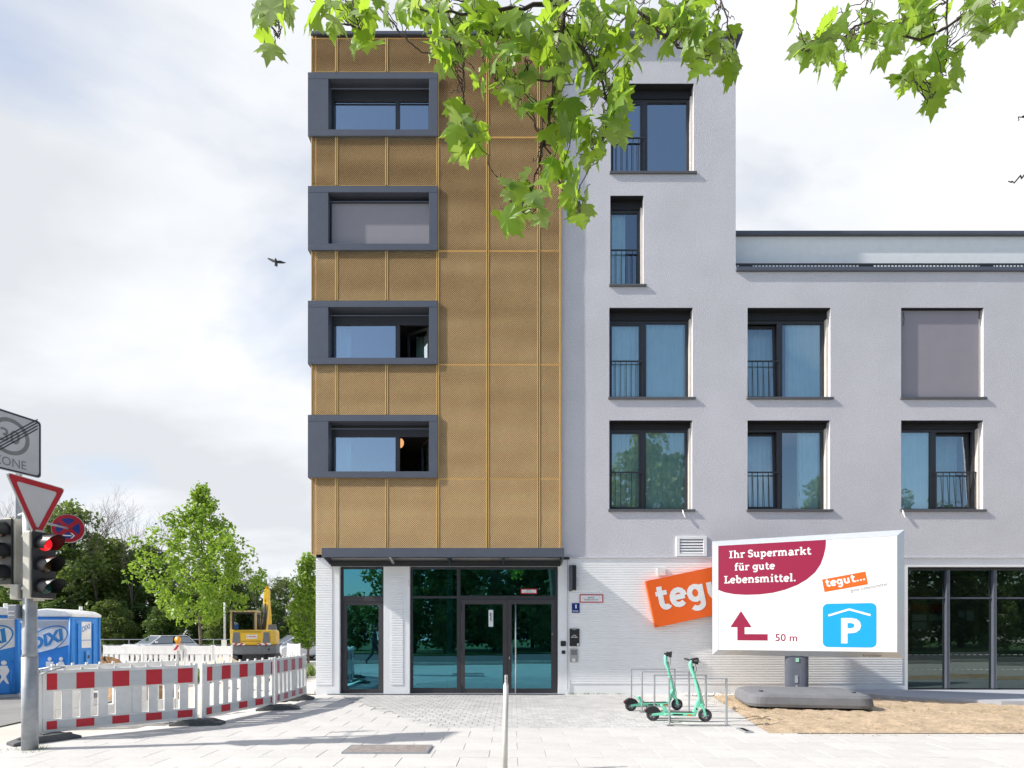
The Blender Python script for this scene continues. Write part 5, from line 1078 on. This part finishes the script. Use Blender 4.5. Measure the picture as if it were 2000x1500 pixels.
me, mb = tree_mesh(5.3, .9, prof_slim, 90, 46, .18, .06, lm_young); plant('street_tree', 'small bright green tree at the white building corner', V((PX(598, 29), 29.3, 0)), (me, tm_(mb)))
variants = []
for k_ in range(4):
    lf = lm_wood if k_ % 2 == 0 else lm_wood2; pr = (lambda a: (lambda z_: (a*math.sin(math.pi*min(1, .18+.8*z_))**.6)))(3.2+.5*k_)
    me, mb = tree_mesh(12, 1.0, pr, 200, 52, .38, .2, lf, rs=2.1); variants.append((me, tm_(mb)))
wl_ = [(-40, 1.18), (28, 1.15), (85, 1.12), (140, 1.24), (185, 1.05), (235, .98), (290, .92), (340, .85), (405, .80), (455, .72), (505, .64), (555, .66), (610, .66), (660, .6)]
WPLACE = ['at the left frame edge behind the signals', 'behind the left signal head', 'behind the no stopping sign', 'above the printed portable toilet', 'right of the no stopping sign', 'under the bare tree left of the street tree', 'just left of the street tree crown', 'behind the left half of the street tree', 'right behind the street tree trunk', 'behind the right half of the street tree', 'above the excavator cab', 'behind the excavator boom', 'behind the small tree at the corner', 'half hidden by the white building corner']
for i, (x, sc) in enumerate(wl_):
    Y = 64+random.uniform(-4, 6); plant('woodland_tree', 'dense leafy tree in the dark wood, '+WPLACE[i], V((PX(x, Y), Y, -.4)), variants[i % 4], (sc*random.uniform(.9, 1.05), sc, sc), random.uniform(0, 6), 'trees of the wood beyond the street')
for i, x in enumerate((-10, 110, 215, 320, 430, 530, 600)): Y = 57.5; plant('woodland_shrub', 'low dark shrub at the edge of the wood by the railing', V((PX(x, Y), Y, -.6)), variants[(i+1) % 4], (.62, .5, .42), random.uniform(0, 6), 'shrubs at the wood edge')
def bare(H, seed):
    rs = random.Random(seed); m = MB()
    def br(p, d, L_, r, lev):
        q = p+d*L_; m.tube([p, p.lerp(q, .5)+V((rs.gauss(0, .04), rs.gauss(0, .04), 0))*L_, q], [r, r*.8, r*.62], 4 if lev > 1 else 6, cap=False)
        if lev >= 6: return
        for _ in range(3 if lev < 5 else 2):
            nd = (d+V((rs.gauss(0, .42), rs.gauss(0, .42), rs.uniform(0, .3)))).normalized(); br(q, nd, L_*rs.uniform(.6, .82), r*.6, lev+1)
    br(V((0, 0, 0)), V((0, 0, 1)), H*.34, H*.007, 0); return m
bm = tm_(bare(14, 3)); bm2 = tm_(bare(13, 11))
for i, (x, me, s_, lab) in enumerate(((188, bm, 1.12, 'bare twiggy tree rising above the wood behind the printed toilet'), (258, bm2, 1.08, 'bare twiggy tree rising above the wood left of the street tree'), (20, bm2, 1.2, 'bare twiggy tree rising behind the give way sign'), (505, bm, .62, 'small bare tree above the wood right of the street tree'))):
    t = thing('bare_tree', lab, 'tree', V((PX(x, 62), 62, -.4)), rotz=i*1.3); t.scale = (s_,)*3; link('trunk', me, t)
# trees across the road behind the viewpoint (mirrored in the glazing)
for i, (x, y, s_) in enumerate(((-7.5, -14, .95), (-1.5, -16, 1.0), (4.5, -14.5, .98), (11, -15, 1.35), (18, -17, 1.2), (27, -18, 1.25), (36, -17, 1.2), (-12, -15, .36), (-15.5, -14.5, .34), (-19, -15, .36), (-9, -19, .6), (-4.5, -20, .8), (1.5, -20, .85), (8, -20, .9), (14, -21, 1), (-5, -12.5, .34), (-1, -12, .3), (2.5, -12.2, .34), (7.5, -12, .33), (14, -12.5, .36), (20, -13, .36), (25, -13, .36), (23, -21, 1), (30.5, -14, .4), (31, -22, 1.1), (36, -13.5, .4), (41, -15, .5), (45, -19, 1.15), (50, -15, .5))): plant('roadside_tree', 'leafy tree across the road, mirrored in the entrance glass', V((x, y, .03)), variants[(i+2) % 4], s_, i*1.1, 'trees across the road')
# weeds, dry grass
def tufts(name, label, spots, h, mat, per=14):
    m = MB()
    for (x, y, z_) in spots:
        for _ in range(per):
            a = random.uniform(0, 6.28); r = random.uniform(0, .12); b = V((x+r*math.cos(a), y+r*math.sin(a), z_)); d = V((math.cos(a)*random.uniform(.1, .6), math.sin(a)*random.uniform(.1, .6), 1)).normalized()*h*random.uniform(.5, 1.2); s_ = V((-math.sin(a), math.cos(a), 0))*h*.05
            m.poly([b-s_, b+s_, b+d*.6+s_*.8, b+d, b+d*.6-s_*.8])
    o = m.build(name, mat); o['label'] = label; o['kind'] = 'stuff'; return o
lm_weed = leafmat('weed_leaf', (.06, .12, .02), (.16, .22, .06), (.2, .3, .05), .3); lm_dry = leafmat('dry_grass', (.35, .26, .12), (.22, .22, .07), (.3, .25, .1), .2, .8)
tufts('weeds', 'green weeds growing on the building site behind the striped barrier', [(PX(random.uniform(310, 400), 19), random.uniform(18.3, 19.8), 0) for _ in range(60)]+[(PX(random.uniform(560, 612), 21), random.uniform(19, 23), 0) for _ in range(60)]+[(PX(random.uniform(200, 240), 24), 24, 0) for _ in range(10)], .42, lm_weed)
tufts('dry_grass', 'sparse dry grass on the tan soil bed', [(random.uniform(4.5, 12), random.uniform(9.7, 12.6), .03) for _ in range(70)]+[(random.uniform(4.4, 5.6), random.uniform(10.5, 14.6), .03) for _ in range(40)], .06, lm_dry, 9)
tufts('joint_weeds', 'moss and grass at the foot of the signal mast', [(MP.x+random.gauss(0, .14), MP.y+random.gauss(0, .1), 0) for _ in range(30)]+[(PX(random.uniform(1113, 1220), 15), 15.08, .02) for _ in range(40)], .045, lm_weed, 8)
tufts('roof_weeds', 'wild green plant growing on the roof edge', [(PX(1683+random.gauss(0, 8), YA+.4), YA+.4, PZ(456, YA)) for _ in range(12)], .22, lm_weed, 12)
ck = MB()
for _ in range(700):
    x = random.uniform(4.2, 12.5); y = random.uniform(9.5, 12.6) if random.random() < .8 else random.gauss(9.45, .12); r = random.uniform(.008, .03)*(1 if y > 9.5 else .6); z_ = .035 if y > 9.6 else .012
    if x < 4.12+max(0, y-9.45)*.17: continue
    i = ck.a([(x-r, y-.4*r, z_), (x+.3*r, y-r, z_), (x+r, y+.3*r, z_), (x-.2*r, y+r, z_), (x+r*random.uniform(-.3, .3), y, z_+r*.8)]); [ck.face((i+a, i+(a+1) % 4, i+4)) for a in range(4)]
cko = ck.build('soil_clods', M('clod', (.36, .27, .18), .95, var=.4, scale=15)); cko['kind'] = 'stuff'; cko['label'] = 'small clods and crumbs scattered over the soil bed'
pb = MB()
for _ in range(420):
    x, y = random.uniform(4.3, 7.7), random.uniform(14.7, 15.08); r = random.uniform(.018, .045); i = pb.a([(x-r, y, .03), (x, y-r, .03), (x+r, y, .03), (x, y+r, .03), (x+r*.2, y, .03+r*.9)]); [pb.face((i+a, i+(a+1) % 4, i+4)) for a in range(4)]
pbo = pb.build('pebbles', M('white_pebble', (.62, .60, .57), .8, var=.25, scale=20)); pbo['kind'] = 'stuff'; pbo['label'] = 'strip of pale pebbles along the foot of the ribbed wall'

# ------------------------------------------------------------------ the plane tree overhead: hanging twigs with single leaves
def leaf_mesh(k_):
    h = [(0, 0), (.16, -.07), (.38, -.05), (.58, .06), (.44, .14), (.50, .24), (.74, .40), (.55, .44), (.53, .57), (.35, .50), (.27, .60), (.31, .74), (.15, .80), (0, 1.08)]
    out = h+[(-x, y) for x, y in reversed(h[1:-1])]; rs = random.Random(k_); cup = rs.uniform(.1, .75); dr = rs.uniform(.05, .6); fold = rs.uniform(.0, .7)
    zf = lambda x, y: -cup*x*x*1.2-dr*y*y+fold*abs(x)*.5+rs.gauss(0, .012)
    v = [(0, .36, zf(0, .36))]+[(x*rs.uniform(.93, 1.07), y, zf(x, y)) for x, y in out]+[(.006, 0, .0), (-.006, 0, .0), (0, -.32, .04)]
    n = len(out); f = [(0, 1+q, 1+(q+1) % n) for q in range(n)]+[(n+1, n+2, n+3)]
    me = bpy.data.meshes.new('leaf'); me.from_pydata(v, [], f); me.polygons.foreach_set('use_smooth', [True]*len(f)); return me
lm_plane = leafmat('plane_leaf', (.07, .17, .02), (.22, .34, .05), (.44, .66, .05), .55, .4); lm_plane2 = leafmat('plane_leaf_pale', (.32, .40, .20), (.16, .27, .06), (.44, .60, .10), .48, .5)
LV = []
for k_ in range(10): me = leaf_mesh(k_); me.materials.append(lm_plane if k_ % 4 else lm_plane2); LV.append(me)
def plane_tree():
    base = V((2.6, -2.6, .1)); t = thing('plane_tree', 'plane tree overhead with hanging twigs of lobed bright green leaves', 'tree', base)
    twig = MB(); m_tw = M('twig_bark', (.07, .05, .04), .85, var=.3, scale=30)
    big = MB(); big.tube([base, V((2.5, -2.5, 2.5)), V((2.2, -2.0, 5.2)), V((1.6, -.6, 7.2)), V((1.2, 1.2, 8.1)), V((.7, 3.2, 7.4))], [.32, .28, .24, .15, .10, .06], 12); big.tube([V((2.2, -2.0, 5.2)), V((3.0, 0, 6.6)), V((3.9, 2.4, 6.9)), V((3.6, 3.6, 6.2))], [.15, .11, .06, .03], 9); big.build('trunk', m_bark, t, smooth=True)
    def tw(pts, r0, r1): 
        n = len(pts); pp = []
        for q in range(n-1):
            for s_ in range(4): f = s_/4; p = pts[q].lerp(pts[q+1], f); pp.append(p+V((random.gauss(0, .008), random.gauss(0, .008), random.gauss(0, .008))))
        pp.append(pts[-1]); N_ = len(pp); twig.tube(pp, [r0+(r1-r0)*i/(N_-1) for i in range(N_)], 5, cap=False)
    D = 3.6; q = lambda x, y, d=0: P(x, y, D+d)
    root = V((.7, 3.2, 7.4)); rr = V((3.6, 3.6, 6.2))
    mains = [([root, q(1105, -60), q(1100, 60), q(1085, 160), q(1062, 270), q(1052, 320)], .022, .006), ([root, q(1000, -80), q(1080, 5, .1), q(1000, 20), q(900, 28), q(820, 18)], .02, .005), ([root, q(860, -60, .2), q(880, 40), q(905, 130), q(908, 210), q(915, 260)], .010, .003), ([root, q(700, -90, .3), q(690, -10), q(700, 60)], .010, .003), ([root, q(560, -100, .2), q(548, -10), q(545, 70)], .010, .003), ([q(700, -40, .25), q(760, 40), q(800, 85), q(850, 105)], .006, .003), ([root, q(1200, -70), q(1240, 20), q(1300, 70), q(1350, 105), q(1400, 110)], .012, .003), ([q(1100, 60), q(1140, 100), q(1180, 170), q(1190, 250), q(1160, 300)], .012, .004), ([q(1062, 270), q(1050, 330), q(1030, 380), q(1010, 415)], .006, .003), ([q(1062, 270), q(1080, 330), q(1100, 375), q(1130, 410)], .006, .003), ([q(1085, 160), q(1030, 150), q(970, 160)], .006, .003), ([q(1100, 60), q(1000, 90), q(950, 60)], .007, .003), ([root, q(1370, -80), q(1420, 40), q(1430, 100)], .008, .003)]
    mains += [([rr, q(2010, -60, .3), q(1900, 20, .3), q(1800, 80, .3), q(1700, 40, .3), q(1640, 75, .3), q(1575, 100, .3)], .012, .003), ([rr, q(1850, -50, .3), q(1850, 60, .3), q(1840, 140, .3), q(1815, 200, .3)], .009, .003), ([rr, q(1700, -60, .3), q(1690, 20, .3), q(1650, 60, .3)], .007, .003), ([q(2080, 180, .3), q(2005, 228, .3), q(1988, 236, .3)], .006, .002), ([q(2090, 300, .3), q(2005, 340, .3), q(1985, 352, .3), q(1969, 354, .3)], .008, .003)]
    for pts, a, b in mains: tw(pts, a, b)
    nodes = [p for pts, _, _ in mains for u, v in zip(pts[1:], pts[2:]) for p in [u.lerp(v, f/4) for f in range(5)]]
    cl = [(545, 55, 38, 48, 9), (520, 18, 25, 25, 4), (640, 18, 55, 28, 9), (690, 65, 48, 50, 10), (740, 28, 50, 28, 8), (820, 22, 60, 28, 11), (880, 85, 45, 65, 15), (930, 40, 70, 42, 14), (1010, 55, 80, 60, 24), (960, 140, 55, 55, 13), (885, 205, 18, 25, 3), (920, 255, 40, 45, 13), (905, 312, 14, 16, 2), (1040, 150, 65, 65, 19), (1120, 75, 70, 75, 25), (1185, 180, 45, 75, 20), (1095, 235, 50, 50, 15), (1150, 285, 42, 38, 11), (1210, 60, 60, 60, 16), (1205, 230, 18, 55, 6), (1290, 45, 70, 50, 18), (1350, 40, 50, 55, 12), (1390, 85, 40, 40, 9), (1430, 105, 20, 42, 8), (1365, 135, 10, 20, 2), (1095, 325, 30, 22, 6), (1030, 370, 38, 32, 9), (1000, 425, 24, 18, 4), (1045, 428, 16, 14, 3), (1130, 395, 18, 36, 8)]
    cr = [(1590, 95, 35, 40, 10), (1630, 75, 40, 40, 8), (1640, 145, 14, 14, 2), (1690, 55, 50, 38, 10), (1730, 85, 38, 38, 7), (1562, 15, 8, 12, 1), (1650, 18, 12, 14, 1), (1780, 28, 60, 38, 11), (1840, 48, 50, 45, 9), (1780, 130, 28, 36, 6), (1850, 125, 42, 48, 9), (1822, 190, 34, 28, 6), (1770, 160, 22, 22, 4), (1930, 28, 60, 28, 10), (1915, 70, 16, 12, 3), (1980, 12, 25, 22, 3)]
    L_ = []
    for (cx, cy, rx, ry, n) in cl+cr:
        dd = .3 if cx > 1500 else 0
        for _ in range(int(n*1.12+.5)):
            a = random.uniform(0, 6.283); r = math.sqrt(random.random()); p = q(cx+rx*r*math.cos(a), cy+ry*r*math.sin(a), dd+random.uniform(-.3, .3)); L_.append((p, cx > 1500))
    todo = []; cnt = len(L_)
    for p, right in L_:
        nd = min(nodes, key=lambda k__: (k__-p).length); s_ = random.uniform(.085, .152)*(1.0 if not right else .92)
        d = (p-nd); d = (d.normalized() if d.length > .02 else V((0, 0, -1)))*.55+V((random.gauss(0, .45), random.gauss(0, .45), -.75+random.gauss(0, .3))); d.normalize()
        nn = V((random.gauss(0, .55), -.55+random.gauss(0, .55), .55+random.gauss(0, .35))); nn = (nn-d*nn.dot(d)).normalized(); xx = d.cross(nn); mat = Matrix((xx, d, nn)).transposed().to_4x4(); base_p = p-d*s_*.45; mat.translation = base_p; mat = mat @ Matrix.Scale(s_, 4)
        tw([nd+V((0, 0, 0)), nd.lerp(base_p, .6)+V((0, 0, .01)), base_p-d*s_*.3], .0032, .002)
        todo.append((s_, mat))
    todo.sort(key=lambda e: -e[0])
    for s_, mat in todo[:300]:
        o = bpy.data.objects.new('leaf', random.choice(LV)); COL.objects.link(o); o.parent = t; o.matrix_basis = Matrix.Translation(-base) @ mat
    for k_ in (0, 1):
        rest = MB()
        for i, (s_, mat) in enumerate(todo[300:]):
            me = random.choice([q_ for j_, q_ in enumerate(LV) if (j_ % 4 == 0) == (k_ == 1)])
            if (i % 4 == 0) != (k_ == 1): continue
            j = rest.a([mat @ v.co for v in me.vertices])
            for p_ in me.polygons: rest.face([j+q_ for q_ in p_.vertices])
        rest.build('foliage', lm_plane if k_ == 0 else lm_plane2, t, smooth=True, stuff=True)
    twig.build('twigs', m_tw, t, smooth=True)
    return cnt
print('plane leaves', plane_tree())
# ------------------------------------------------------------------ crow in the sky
def crow():
    Y = 28; c = P(537, 511, Y); t = thing('flying_crow', 'black crow gliding in the sky left of the building', 'bird', c); f = M('black_feather', (.02, .02, .024), .7); s = Y/F
    q = lambda x, y, d=0: V(((x-1000)*s, Y+d, EYE+(HOR-y)*s))
    m = MB(); m.tube([q(540, 507.2, -.12), q(539.3, 508.4, -.05), q(538.7, 510, 0), q(538, 513, .12), q(537.6, 516, .2)], [.015, .05, .075, .06, .02], 8); m.build('body', f, t, smooth=True)
    for nm, pts in (('wing', [(538, 508.2), (533, 506), (528, 503.8), (524, 502.2), (520.5, 502.6), (523, 505), (527, 507.6), (532, 511), (536, 512)]), ('wing', [(539, 509), (543, 508.2), (548, 508.0), (552, 509.5), (557, 510.5), (555, 512), (551, 513), (544, 513.5), (540, 512.5)]), ('tail', [(537, 513), (539.6, 513), (540, 517), (539, 519.2), (536, 519), (536.2, 516)])):
        m = MB(); m.prism([q(x, y, .04*abs(x-538)/10) for x, y in pts], (0, .02, 0)); m.build(nm, f, t)
crow()
# ------------------------------------------------------------------ passer-by left of the viewpoint (mirrored in the side door)
def walker():
    c = V((-6.45, 3.0, .03)); t = thing('person', 'person in dark clothes walking, mirrored in the narrow side door', 'person', c); cl = M('dark_clothes', (.03, .032, .04), .85); sk = M('skin', (.45, .28, .2), .6)
    J = [(0, 0, .95, .15), (0, 0, 1.2, .15), (0, 0, 1.42, .17), (0, 0, 1.52, .06), (.02, 0, 1.60, .075), (.03, 0, 1.70, .10), (.02, 0, 1.78, .06),
         (0, -.1, .9, .10), (.2, -.1, .5, .07), (.33, -.1, .08, .05), (.45, -.1, .05, .04), (0, .1, .9, .10), (-.08, .1, .5, .07), (-.38, .1, .16, .05), (-.30, .1, .05, .04),
         (0, -.2, 1.4, .07), (-.12, -.24, 1.13, .05), (.0, -.25, .9, .04), (.04, -.25, .82, .035), (0, .2, 1.4, .07), (.1, .24, 1.13, .05), (.25, .24, .95, .04), (.3, .24, .88, .035)]
    E = [(0, 1), (1, 2), (2, 3), (3, 4), (4, 5), (5, 6), (0, 7), (7, 8), (8, 9), (9, 10), (0, 11), (11, 12), (12, 13), (13, 14), (2, 15), (15, 16), (16, 17), (17, 18), (2, 19), (19, 20), (20, 21), (21, 22)]
    me = bpy.data.meshes.new('body'); me.from_pydata([j[:3] for j in J], E, []); me.materials.append(cl); o = link('body', me, t); o.modifiers.new('skin', 'SKIN')
    for i, j in enumerate(J): me.skin_vertices[0].data[i].radius = (j[3], j[3])
    me.skin_vertices[0].data[0].use_root = True
    sd = o.modifiers.new('sub', 'SUBSURF'); sd.levels = sd.render_levels = 1
    m = MB(); h = c+V((.035, 0, 1.72)); m.lathe([(.02, -.12), (.07, -.09), (.095, 0), (.085, .07), (.03, .115)], h, (0, 0, 1), 12); m.build('head', sk, t, smooth=True)
    m = MB(); m.lathe([(.09, .0), (.105, .03), (.095, .08), (.03, .125)], h+V((-.012, 0, 0)), (0, 0, 1), 12); m.build('hair', M('dark_hair', (.03, .02, .015), .7), t, smooth=True)
walker()
